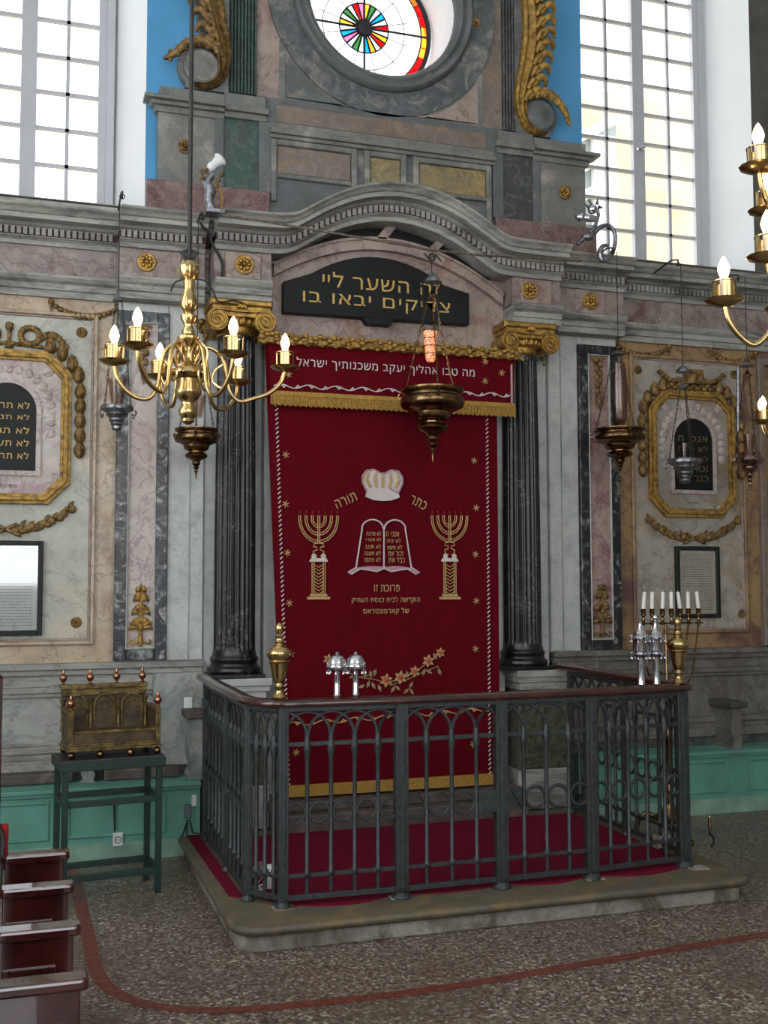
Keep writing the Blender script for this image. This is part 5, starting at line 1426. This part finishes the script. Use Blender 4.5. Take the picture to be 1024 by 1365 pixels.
stem(ch, x, y, [(w_(3), zc_(345)), (w_(9), zc_(349)), (w_(13.5), zc_(356)), (w_(13.5), zc_(362)), (w_(10), zc_(369)), (w_(7), zc_(373))][::-1], 'top_knop', fl=.06, nf=12)
stem(ch, x, y, [(w_(7), zc_(373)), (w_(8), zc_(376)), (w_(7), zc_(385)), (w_(9), zc_(392)), (w_(12), zc_(402)), (w_(12), zc_(409)), (w_(8), zc_(414)), (w_(6), zc_(418)), (w_(11), zc_(421)), (w_(11), zc_(426)), (w_(7), zc_(432)), (w_(6), zc_(436)), (w_(9), zc_(441)), (w_(9), zc_(446))][::-1], 'baluster_stem', fl=.0)
stem(ch, x, y, [(w_(9), zc_(446)), (w_(15), zc_(450)), (w_(15), zc_(455)), (w_(8), zc_(461)), (w_(7), zc_(468)), (w_(10), zc_(474)), (w_(8), zc_(480)), (w_(12), zc_(486)), (w_(18), zc_(490)), (w_(23), zc_(494)), (w_(24), zc_(499)), (w_(20), zc_(503)), (w_(15), zc_(506))][::-1], 'hub')
stem(ch, x, y, [(w_(15), zc_(506)), (w_(15), zc_(512)), (w_(18), zc_(521)), (w_(18), zc_(525)), (w_(13), zc_(532)), (w_(9), zc_(536)), (w_(9), zc_(541)), (w_(13), zc_(547)), (w_(12), zc_(553)), (w_(8), zc_(558)), (w_(9), zc_(562)), (w_(3), zc_(566))][::-1], 'lower_body')
m = MB()
for k in range(6):
    a = 2*PI*k/6; c_, s_ = math.cos(a), math.sin(a)
    m.tube(cr([(x+r*c_, y+r*s_, z) for r, z in ((w_(14), zc_(488)), (w_(24), zc_(478)), (w_(24), zc_(464)), (w_(15), zc_(456)), (w_(11), zc_(466)))], 5), .005, 6)
m.build('small_scrolls', 'brass', ch, smooth=True)
m = MB(); m.tube([(x, y, zc_(346)), (x+.002, y, TZ)], .0085, 8); m.torus((x, y, zc_(340)), .022, .005, 16, 6); m.tube([(x-.03, y, zc_(336)), (x-.012, y, zc_(342)), (x+.012, y, zc_(342)), (x+.03, y, zc_(334))], .007, 6); m.build('hanging_rod', 'dark_iron', ch)
dn = CPOS+Vector((0, 0, 0)); 
cups = [(183, 466, -.30), (311, 471, -.29), (155, 484, -.02), (379, 490, .06), (212, 497, .29), (316, 506, .30)]
cups = [(183, 463, -.26), (311, 474, -.28), (152, 484, -.02), (380, 492, .04), (213, 504, .25), (317, 511, .27)]
for (px, py, dy) in cups:
    c = at(px, py, YH+dy); bulb_arm(ch, (x, y, zc_(492)), c, 0, 0)
# right-hand chandelier, mostly out of frame
YR_ = -4.4
cR = at(1085, 330, YR_)
cb = thing('chandelier', 'large two-tier brass chandelier cut off by the right edge of the picture', 'chandelier', (cR.x, YR_, cR.z-.35))
x, y = cR.x, YR_; z0 = cR.z
stem(cb, x, y, [(.01, z0-.33), (.03, z0-.3), (.02, z0-.26), (.06, z0-.2), (.09, z0-.12), (.06, z0-.05), (.03, z0), (.05, z0+.05), (.03, z0+.12), (.045, z0+.2), (.03, z0+.3), (.05, z0+.4), (.02, z0+.5), (.01, z0+.55)], 'body')
m = MB(); m.tube([(x, y, z0+.5), (x, y, TZ)], .009, 8); m.build('hanging_rod', 'dark_iron', cb)
def low_arm(px, py, Y, zh, s=1.): 
    c = at(px, py, Y); return bulb_arm(cb, (x, y, zh), c, 0, 0, s=s)
low_arm(966, 404, -4.35, z0-.12, .97)
low_arm(1024, 346, -4.6, z0-.12, .95)
low_arm(1022, 284, -4.25, z0+.15, .95)
low_arm(1012, 226, -4.45, z0+.22, .95)
for (dx, dy, zh, R_) in ((.15, .33, -.12, 1), (.3, -.28, -.12, 1), (.36, .1, -.12, 1), (.2, .2, .2, 1), (.26, -.05, .2, 1)):
    bulb_arm(cb, (x, y, z0+zh), (x+dx, y+dy, z0+zh+.03), 0, 0, s=.97)
# farther chandelier at the right edge
YF_ = -2.4
cF = at(1100, 560, YF_)
cc = thing('chandelier', 'farther brass chandelier of which only one lit arm shows at the right edge', 'chandelier', (cF.x, YF_, cF.z-.3))
x, y, z0 = cF.x, YF_, cF.z
stem(cc, x, y, [(.01, z0-.2), (.03, z0-.17), (.02, z0-.12), (.06, z0-.06), (.06, z0), (.03, z0+.05), (.03, z0+.3), (.045, z0+.36), (.02, z0+.42)], 'body')
m = MB(); m.tube([(x, y, z0+.4), (x, y, TZ)], .009, 8); m.build('hanging_rod', 'dark_iron', cc)
bulb_arm(cc, (x, y, z0), at(1018, 563, YF_-.05), 0, 0, s=.95)
for k in range(5):
    a = PI+2*PI*(k+1)/6; bulb_arm(cc, (x, y, z0), (x+.33*math.cos(a), y+.33*math.sin(a), z0+.02), 0, 0, s=.95)
# ================================================================ green bench boxes under the dado
def green_box(x0, x1, lab, panels, endleft=False):
    t = thing('green_bench', lab, 'bench', ((x0+x1)/2, -.15, 0))
    m = MB(); m.box(x0, x1, -.30, -.055, .10, .41); m.build('box', 'green_paint', t)
    m = MB(); m.box(x0, x1, -.335, -.055, .41, .435); m.box(x0, x1, -.32, -.28, .39, .41); m.build('top_board', 'green_paint', t, bevel=.004)
    m = MB(); m.box(x0, x1, -.31, -.055, 0, .105); m.build('skirting', 'pale_green_paint', t, bevel=.003)
    for (a, b2) in panels:
        m = MB(); f = .014
        for (c, d, e, g) in ((a, a+f, .145, .365), (b2-f, b2, .145, .365), (a+f, b2-f, .145, .145+f), (a+f, b2-f, .365-f, .365)): m.bbox(c, d, -.312, -.30, e, g, .004)
        m.build('panel_moulding', 'green_paint', t)
    return t
green_box(-1.4, 1.0, 'green painted box bench along the left wall behind the tall green table', [(-.5, .14), (.24, .80)])
green_box(3.60, 6.4, 'green painted box bench along the right wall behind the railing', [(3.7, 4.2), (4.25, 4.68), (4.86, 5.6)])
# marble bench consoles and dark seat slabs above the green box
def console_leg(x, lab, z0=.435, z1=.80, w=.055, y=-.22):
    t = thing('marble_console', lab, 'console', (x, y, z0))
    H = z1-z0
    prof = [(-1, 0), (1, 0), (.95, .06), (.7, .12), (.8, .3), (1.0, .5), (.85, .68), (.6, .82), (.62, .94), (1, .97), (1, 1), (-1, 1), (-1, .97), (-.62, .94), (-.6, .82), (-.85, .68), (-1.0, .5), (-.8, .3), (-.7, .12), (-.95, .06)]
    m = MB(); m.prism([(x+w*a, z0+H*b2) for a, b2 in prof], y-.07, y+.2); m.build('shaft', 'dado_marble' if x < 2 else 'dado_marble_right', t, bevel=.006)
    m = MB(); m.box(x-w*1.4, x+w*1.4, y-.1, y+.2, z1, z1+.045); m.build('seat_end', 'step_stone' if x < 2 else 'slate_marble', t, bevel=.008)
a = at(262, 1000, -.28); console_leg(.985, 'marble volute console carrying a stone seat end, left of the railing')
console_leg(4.80, 'marble volute console on the right wall above the green bench', .42, .72, .05, -.2)
console_leg(.36, 'small marble foot on the ledge behind the legs of the green table', .435, .52, .04, -.1)
m = MB(); m.slab([(-.6, -.16), (.27, -.16), (.27, -.05), (-.6, -.05)], .437, .50); m.slab([(.45, -.16), (.90, -.16), (.90, -.05), (.45, -.05)], .437, .50); trim(m, 'step_stone', .01)

# ================================================================ green iron table
def table():
    zt5 = .71
    fr = atz(217, 1006, zt5); fl = atz(84, 1015, zt5); bl = atz(62, 1006, zt5)
    # keep it a true rectangle: front edge direction and depth
    u = Vector((fr.x-fl.x, fr.y-fl.y, 0)); W_ = u.length; u.normalize(); n = Vector((-u.y, u.x, 0)); D_ = .30
    o0 = Vector((fl.x, fl.y, 0)); cen = o0+u*W_/2+n*D_/2
    t = thing('green_table', 'tall narrow dark green metal table standing against the left wall', 'table', (cen.x, cen.y, 0))
    def q(a, b2): p_ = o0+u*a+n*b2; return (p_.x, p_.y)
    def bar(m, a0, a1, b0, b1, z0, z1): m.slab([q(a0, b0), q(a1, b0), q(a1, b1), q(a0, b1)], z0, z1)
    m = MB(); bar(m, -.012, W_+.012, -.012, D_+.012, zt5-.012, zt5); m.build('tabletop', 'dark_wood', t, bevel=.003)
    m = MB(); bar(m, -.014, W_+.014, -.016, .02, zt5-.055, zt5-.01); bar(m, -.014, W_+.014, D_-.02, D_+.016, zt5-.055, zt5-.01); bar(m, -.014, .02, 0, D_, zt5-.055, zt5-.01); bar(m, W_-.02, W_+.014, 0, D_, zt5-.055, zt5-.01); m.build('apron', 'dark_green_paint', t, bevel=.002)
    lw = .03
    for a in (0, W_-lw):
        for b2 in (0, D_-lw): m = MB(); bar(m, a, a+lw, b2, b2+lw, 0, zt5-.05); m.build('leg', 'dark_green_paint', t, bevel=.003)
    for z in (.10, .47):
        m = MB(); bar(m, lw, W_-lw, .002, .026, z, z+.032); bar(m, lw, W_-lw, D_-.026, D_-.002, z, z+.032); bar(m, .002, .026, lw, D_-lw, z, z+.032); bar(m, W_-.026, W_-.002, lw, D_-lw, z, z+.032)
        m.build('stretcher', 'dark_green_paint', t, bevel=.002)
    return cen, u, n, W_, D_, zt5, q
cen, tu, tn, TW, TD, tz_, tq = table()
# ---------------------------------------------------------------- gilded miniature chair
def elijah():
    zb = tz_
    t = thing('miniature_chair', 'small carved gilt armchair with copper urn finials standing on the green table', 'chair', (cen.x, cen.y, zb))
    W_ = .475; x0 = .025; d0, d1 = .015, .285
    def bar(m, a0, a1, b0, b1, z0, z1): m.slab([tq(a0, b0), tq(a1, b0), tq(a1, b1), tq(a0, b1)], zb+z0, zb+z1)
    def urn(a, b2, z, s=1.):
        p_ = tq(a, b2); m = MB(); m.lathe([(.008*s, 0), (.012*s, .004), (.006*s, .012), (.016*s, .022), (.021*s, .035), (.018*s, .047), (.008*s, .053), (.011*s, .058), (.006*s, .064), (.0075*s, .072), (.002, .08)], (p_[0], p_[1], zb+z), 16); m.build('urn_finial', 'copper', t, smooth=True)
    a0, a1 = x0, x0+W_
    # ball feet
    for (a, b2) in ((a0+.02, d0+.015), (a0+.165, d0+.01), (a0+.32, d0+.01), (a1-.015, d0+.015), (a0+.02, d1), (a1-.015, d1)):
        p_ = tq(a, b2); m = MB(); m.ball((p_[0], p_[1], zb+.02), .02, 14); m.build('ball_foot', 'old_brass', t, smooth=True)
    m = MB(); bar(m, a0-.005, a1+.005, d0-.005, d1+.01, .04, .052); bar(m, a0, a1, d0, d1, .052, .065); m.build('base_board', 'chair_gilt', t, bevel=.003)
    m = MB(); bar(m, a0+.03, a1-.03, d0+.008, d0+.03, .065, .13); o = m.build('front_panel', 'chair_brown', t)
    m = MB(); bar(m, a0+.03, a1-.03, d0+.002, d0+.014, .128, .142); bar(m, a0+.03, a1-.03, d0+.003, d0+.012, .065, .075); m.build('panel_rail', 'chair_gilt', t, bevel=.002)
    m = MB(); bar(m, a0+.02, a1-.02, d0+.03, d1-.02, .11, .125); m.build('seat', 'chair_brown', t)
    # arms
    for (sa, sb) in ((a0, a0+.028), (a1-.028, a1)):
        m = MB(); bar(m, sa+.008, sb-.008, d0+.03, d1, .065, .235); o = m.build('arm_side', 'chair_brown', t)
        m = MB(); bar(m, sa-.002, sb+.002, d0, d1, .232, .248); m.build('arm_rail', 'chair_gilt', t, bevel=.003)
        m = MB(); bar(m, sa+.001, sb-.001, d0, d0+.03, .065, .235); p_ = tq((sa+sb)/2, d0+.005)
        for dx in (-.006, .004): p3_ = tq((sa+sb)/2+dx, d0-.002); m.lathe([(.0045, .13), (.0035, .14), (.0035, .215), (.0045, .225)], (p3_[0], p3_[1], zb), 8)
        m.build('arm_post', 'chair_gilt', t, bevel=.002)
        urn((sa+sb)/2, d0+.015, .248)
    # back with three arched panels
    bz0, bz1 = .11, .34
    m = MB(); bar(m, a0+.005, a1-.03, d1-.02, d1, bz0, bz1); m.build('back_panel', 'chair_brown', t)
    n = 3; bw = (W_-.035)/n
    ga = MB(); fr_ = MB()
    for k in range(n):
        c = a0+.005+bw*(k+.5)
        pts = [(-bw*.36, .14), (-bw*.36, .25)] + [(bw*.36*math.cos(rad(a)), .25+bw*.36*math.sin(rad(a))) for a in range(180, -1, -15)] + [(bw*.36, .14)]
        ga.tube([(*tq(c+a, d1-.026), zb+z) for a, z in pts], .006, 6)
        pts = [(bw*.2*math.cos(rad(a)), .24+bw*.2*math.sin(rad(a))) for a in range(0, 181, 30)]
        ga.tube([(*tq(c+a, d1-.024), zb+z) for a, z in pts], .0035, 5)
        for s_ in (-1, 1):
            ga.ball((*tq(c+s_*bw*.2, d1-.024), zb+.235), .007, 6)
    for k in range(n+1):
        c = a0+.005+bw*k; p_ = tq(c, d1-.028); fr_.lathe([(.012, .12), (.012, .13), (.008, .135), (.007, .26), (.012, .27), (.014, .285)], (p_[0], p_[1], zb), 10)
    ga.build('arch_tracery', 'chair_gilt', t, smooth=True); fr_.build('pilasters', 'chair_gilt', t, smooth=True)
    m = MB(); bar(m, a0-.008, a1-.018, d1-.038, d1+.008, .335, .36); bar(m, a0, a1-.026, d1-.03, d1+.004, .30, .337); m.build('top_rail', 'chair_gilt', t, bevel=.004)
    for k in range(4): urn(a0+.01+(W_-.055)*k/3, d1-.012, .36)
elijah()

# ================================================================ pew with arm dividers
tp = thing('pew', 'polished dark red wooden pew with four arm dividers along the left edge', 'pew', (-.1, -3.9, 0))
xr = .155
ys = [-4.03, -3.59, -3.14, -2.69]
for k, y in enumerate(ys):
    m = MB(); h = .63
    m.box(-.06, xr-.012, y, y+.035, .0, h-.03); pnl = m.build('end_panel', 'pew_wood', tp, bevel=.004)
    m = MB()
    for (a, b2, c, d) in ((-.03, .075, .18, .5),):
        if k < 3:
            m.bbox(a-.02, a, y-.008, y, c-.02, d+.02, .003); m.bbox(b2, b2+.02, y-.008, y, c-.02, d+.02, .003); m.bbox(a, b2, y-.008, y, d, d+.02, .003); m.bbox(a, b2, y-.008, y, c-.02, c, .003)
    m.build('panel_frame', 'pew_wood', pnl) if m.v else None
    m = MB(); m.slab([(-.075, y-.015), (-.055, y-.025), (xr-.005, y-.025), (xr+.008, y-.012), (xr+.008, y+.05), (-.075, y+.05)], h-.03, h); m.build('armrest', 'pew_wood', tp, bevel=.008)
m = MB(); m.box(-.5, .05, -4.6, -2.65, .38, .41); m.build('seat', 'pew_wood', tp, bevel=.005)
for y in ys:
    m = MB(); m.tube([(-.16, y+.0, .40), (-.13, y+.01, .62), (-.10, y+.02, .70), (-.085, y+.03, .73), (-.07, y+.02, .69), (-.072, y+.01, .60)], [.025, .024, .02, .014, .012, .01], 8); m.build('arm_scroll', 'dark_wood', tp, smooth=True)
m = MB(); m.box(-.75, -.70, -4.6, -2.65, .0, 1.1); m.build('back', 'pew_wood', tp, bevel=.005)
q0, q1 = at(1, 1105, -2.7), at(8, 1165, -2.7)
m = MB(); m.box(q0.x-.2, q1.x+.005, -2.645, -2.60, q1.z, q0.z); o = m.build('red_cushion', 'red_seat', bevel=.01); tag(o, 'bright red upright cushion behind the far end of the pew, at the left edge', 'cushion')
q0 = at(3, 905, -2.2)
m = MB(); m.box(q0.x-.2, q0.x+.0, -2.2, -2.17, at(3, 1110, -2.2).z, at(3, 1000, -2.2).z); 

m = MB(); a = at(1, 905, -2.63); b2 = at(1, 1105, -2.63); m.box(a.x-.03, a.x+.008, -2.64, -2.61, .40, a.z); m.ball((a.x-.011, -2.625, a.z), .019, 8); m.build('back_post', 'pew_wood', tp)
# ================================================================ floor stripe
NT[0] += 1
sp = [(96, 1150), (106, 1200), (118, 1250), (127, 1290), (142, 1315), (175, 1333), (225, 1344), (300, 1347), (420, 1338), (600, 1316), (800, 1282), (1023, 1246), (1250, 1212)]
cl = [atz(a, b2, 0) for a, b2 in sp]
# smooth with Catmull-Rom
fine = []
for i in range(len(cl)-1):
    p0, p1_, p2_, p3_ = cl[max(0, i-1)], cl[i], cl[i+1], cl[min(len(cl)-1, i+2)]
    for k in range(8):
        u = k/8; fine.append(.5*((2*p1_)+(p2_-p0)*u+(2*p0-5*p1_+4*p2_-p3_)*u*u+(3*p1_-p0-3*p2_+p3_)*u**3))
L_, R2_ = [], []
for i in range(1, len(fine)-1):
    d = (fine[i+1]-fine[i-1]).normalized(); n = Vector((-d.y, d.x, 0)); L_.append((fine[i]+n*.032)[:2]); R2_.append((fine[i]-n*.032)[:2])
m = MB(); vs = []; f = []
for a, b2 in zip(L_, R2_): vs += [(a[0], a[1], .002), (b2[0], b2[1], .002)]
for i in range(len(L_)-1): f.append((2*i, 2*i+1, 2*i+3, 2*i+2))
m.add(vs, f); plain('red_inlay_stone', '6e3a30', .4, var=.2, vscale=30); struct(m.build('trim_%d' % NT[0], 'red_inlay_stone'), 'dark red stone band inlaid in the terrazzo floor, curving in front of the platform')

# ================================================================ sockets, switch, cables, small clutter
p = at(157, 1119, -.305); t = thing('power_socket', 'white wall socket on the green bench front under the table', 'socket', (p.x, -.303, p.z-.04))
m = MB(); m.bbox(p.x-.028, p.x+.028, -.318, -.30, p.z-.038, p.z+.038, .004); m.build('plate', 'plastic_white', t)
m = MB(); m.torus((p.x, -.319, p.z), .018, .003, 20, 5); m.ball((p.x-.007, -.318, p.z), .004, 6); m.ball((p.x+.007, -.318, p.z), .004, 6); m.build('face', 'grey_box', t)
a, b2 = at(152, 1070, -.306), at(153, 1108, -.306)
m = MB(); m.tube([(a.x, -.31, a.z), (b2.x, -.31, b2.z)], .005, 6); o = m.build('cable', 'black_cable'); tag(o, 'short dark cable running down to the white wall socket', 'cable')
p = at(251, 937, -.115); m = MB(); m.bbox(p.x-.026, p.x+.026, -.125, -.108, p.z-.035, p.z+.035, .005); o = m.build('switch_plate', 'plastic_white'); tag(o, 'blank white plate on the marble dado left of the railing', 'switch')
p = at(258, 1066, -.33); t = thing('junction_box', 'small grey and white electric box on the wall at the left end of the railing', 'box', (p.x, -.32, p.z-.1))
m = MB(); m.bbox(p.x-.015, p.x+.013, -.365, -.335, p.z-.035, p.z+.03, .004); m.build('cover', 'plastic_white', t)
q = at(250, 1082, -.33); m = MB(); m.bbox(q.x-.02, q.x+.02, -.37, -.335, q.z-.03, q.z+.045, .006); m.build('socket_body', 'grey_box', t)
for k, pts in enumerate(([(250, 1092), (243, 1112), (240, 1125)], [(252, 1092), (256, 1108), (266, 1110), (272, 1098)], [(248, 1092), (247, 1110), (258, 1124), (266, 1122)])):
    m = MB(); m.tube([(at(a, b2, -.35).x, -.35-.02*k-.02, max(.126, at(a, b2, -.35).z)) for a, b2 in pts], .005, 6); o = m.build('cable', 'black_cable'); tag(o, ['dark cable hanging straight down from the electric box', 'dark cable looping right from the electric box towards the railing', 'dark cable trailing from the electric box onto the platform'][k], 'cable')
def wallcable(pts, Y, lab, r=.006):
    m = MB(); m.tube(cr([(at(a, b2, Y).x, Y, at(a, b2, Y).z) for a, b2 in pts], 4), r, 6); o = m.build('cable', 'black_cable'); tag(o, lab, 'cable')
wallcable([(266, 291), (270, 302), (279, 309), (283, 325), (291, 338), (297, 352), (296, 372)], -.30, 'thick dark cable running down the entablature beside the left column block', .009)
wallcable([(228, 388), (234, 376), (252, 372), (272, 374), (284, 388), (292, 402), (312, 400), (325, 405)], -.36, 'thin dark cable looping over the ledge towards the left gilded capital', .005)
# clutter inside the railing's left corner: books and a lamp holder
def book(x, y, z, w, d, h, rz, lab):
    t = thing('book', lab, 'book', (x, y, z), None, rz)
    m = MB(); m.box(-w/2, w/2, -d/2, d/2, 0, .004); m.box(-w/2, w/2, -d/2, d/2, h-.004, h); m.box(-w/2, -w/2+.004, -d/2, d/2, 0, h); m.build('cover', 'black_frame', t, world=False)
    m = MB(); m.box(-w/2+.004, w/2-.005, -d/2+.005, d/2-.005, .004, h-.004); m.build('pages', 'paper', t, world=False)
p = atz(345, 1192, .13)
t = thing('spotlight', 'small white and grey floor spotlight inside the left corner of the railing', 'lamp', (p.x, p.y+.06, .129))
x, y = p.x-.01, p.y+.06
m = MB(); m.lathe([(.045, .129), (.045, .14), (.012, .148), (.01, .18)], (x, y, 0), 18); m.tube([(x-.05, y, .20), (x-.05, y, .16), (x, y, .145), (x+.05, y, .16), (x+.05, y, .20)], .005, 6); m.build('stand', 'wax', t, smooth=True)
m = MB(); m.tube([(x-.03, y-.03, .19), (x, y, .205), (x+.05, y+.05, .23)], [.045, .04, .028], 16); m.build('head', 'silver', t, smooth=True)
p2_ = atz(362, 1186, .13); m = MB(); x2, y2 = p2_.x, p2_.y+.05; m.lathe([(.03, .129), (.032, .14), (.03, .20), (.034, .215), (.034, .225), (.02, .235), (.001, .238)], (x2, y2, 0), 18); o = m.build('white_jar', 'plastic_white', smooth=True); tag(o, 'small white jar beside the floor spotlight behind the corner bars', 'jar')
# right corner: stone block, round stone, brass feet
def stone(px, py, r, lab, mat, sc=(1, 1, 1)):
    p = atz(px, py, .13); random.seed(px); m = MB(); m.ball((p.x, p.y, .129+r*sc[2]*.95), r, 18, (r*sc[0], r*sc[1], r*sc[2])); o = m.build('rounded_stone', mat, smooth=True)
    tag(o, lab, 'stone'); return o
stone(908, 1137, .05, 'pale rounded stone inside the right corner of the railing', 'platform_stone', (1.1, .9, .85))
p = atz(884, 1130, .13); m = MB(); m.bbox(p.x-.045, p.x+.045, p.y-.03, p.y+.03, .129, .20, .01); o = m.build('stone_block', 'pink_marble'); tag(o, 'small pinkish stone block beside the rounded stone inside the right corner', 'stone')
p = atz(946, 1130, 0); t = thing('brass_hook', 'small brass hook on a dark curled iron foot outside the right railing corner', 'hook', (p.x, p.y, 0))
m = MB(); m.tube([(p.x+.01, p.y, .004), (p.x+.03, p.y, .03), (p.x+.03, p.y, .06), (p.x, p.y, .085), (p.x+.005, p.y, .11)], .007, 6); m.build('foot', 'dark_iron', t, smooth=True)
m = MB(); m.lathe([(.008, .11), (.014, .125), (.008, .14), (.012, .155), (.006, .17), (.01, .18), (.002, .195)], (p.x+.005, p.y, 0), 12); m.build('knob', 'brass', t, smooth=True)

# ================================================================ outside the windows
g = MB(); g.box(-25, 30, .8, 30, -.3, -.1); struct(g.build('ground', 'sun_stone'))
b = thing('stone_house', 'sunlit ochre stone house with pale sloping stair copings outside the right window', 'house', (8.2, 6, 0))
YHs = 5.0
def hz(px, py): v = at(px, py, YHs); return v.x, v.z
m = MB(); m.box(hz(750, 300)[0], 12.5, YHs+.6, YHs+5, 0, hz(800, 90)[1]); m.build('wall', 'sun_stone', b)
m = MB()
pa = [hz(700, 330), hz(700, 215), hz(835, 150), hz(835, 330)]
m.prism(pa, YHs+.25, YHs+.6); m.build('stair_wall', 'stair_grey', b)
m = MB()
for (a, c) in (((740, 190), (840, 140)), ((740, 232), (806, 200)), ((740, 268), (810, 238))):
    x0, z0 = hz(*a); x1, z1 = hz(*c); m.prism([(x0, z0), (x1, z1), (x1, z1-.13), (x0, z0-.13)], YHs+.1, YHs+.3)
m.build('coping', 'sun_white', b)
m = MB(); x0, z0 = hz(800, 172); x1, z1 = hz(832, 330); m.box(x0, x1, YHs+.15, YHs+.35, z1, z0); m.build('pale_pier', 'sun_white', b)

# ---------------------------------------------------------------- families of alike things
GR = {'gilt_rosette': 'gilt rosettes of the facade', 'fluted_column': 'black fluted columns beside the curtain', 'gilt_scroll': 'gilded scrolls beside the round window', 'lamp_hook': 'lamp hooks on the cornice',
      'arched_tablet': 'arched tablets in gilded frames', 'chandelier': 'brass chandeliers', 'hanging_lamp': 'lamps hanging before the wall', 'brass_finial': 'brass finials on the railing corners', 'green_bench': 'green box benches along the wall',
      'cable': 'dark cables', 'gilt_palmette': 'gilt palmettes on the inlaid pilasters', 'gilt_pendant': 'gilt pendants on the inlaid pilasters', 'gilt_swag': 'gilt drapery swags', 'marble_console': 'marble consoles of the stone seats', 'wall_sconce': 'sconces on the cornice', 'framed_text': 'black framed texts'}
for o in S.objects:
    if o.parent is None and 'group' not in o:
        k = o.name.split('.')[0]
        if k in GR: o['group'] = GR[k]
# ================================================================ light
W = bpy.data.worlds.new('World'); S.world = W; W.use_nodes = True
bg = W.node_tree.nodes['Background']; bg.inputs['Color'].default_value = (.90, .95, 1.0, 1); bg.inputs['Strength'].default_value = 4.6
def area(name, loc, rot, sx, sy, e, col):
    l = bpy.data.lights.new(name, 'AREA'); l.shape = 'RECTANGLE'; l.size = sx; l.size_y = sy; l.energy = e; l.color = col
    o = bpy.data.objects.new(name, l); COL.objects.link(o); o.location = loc; o.rotation_euler = rot; return o
# added fill lamps at unseen wall openings, kept low to act like a flash
area('fill_back_left', (-.5, BY+.05, 3.2), (rad(90), 0, 0), 2.0, 3.2, 52, (.95, .97, 1))
area('fill_back_right', (2.8, BY+.05, 3.2), (rad(90), 0, 0), 2.2, 3.2, 22, (.95, .97, 1))
area('fill_left', (LX+.05, -5.0, 3.2), (rad(90), 0, rad(-90)), 4.6, 3.6, 70, (.95, .97, 1))
S.view_settings.view_transform = 'Standard'; S.view_settings.look = 'None'; S.view_settings.gamma = 1; S.view_settings.exposure = -.3
S.cycles.use_denoising = True; S.cycles.max_bounces = 6; S.cycles.diffuse_bounces = 3; S.cycles.transparent_max_bounces = 16
S.cycles.sample_clamp_indirect = 4
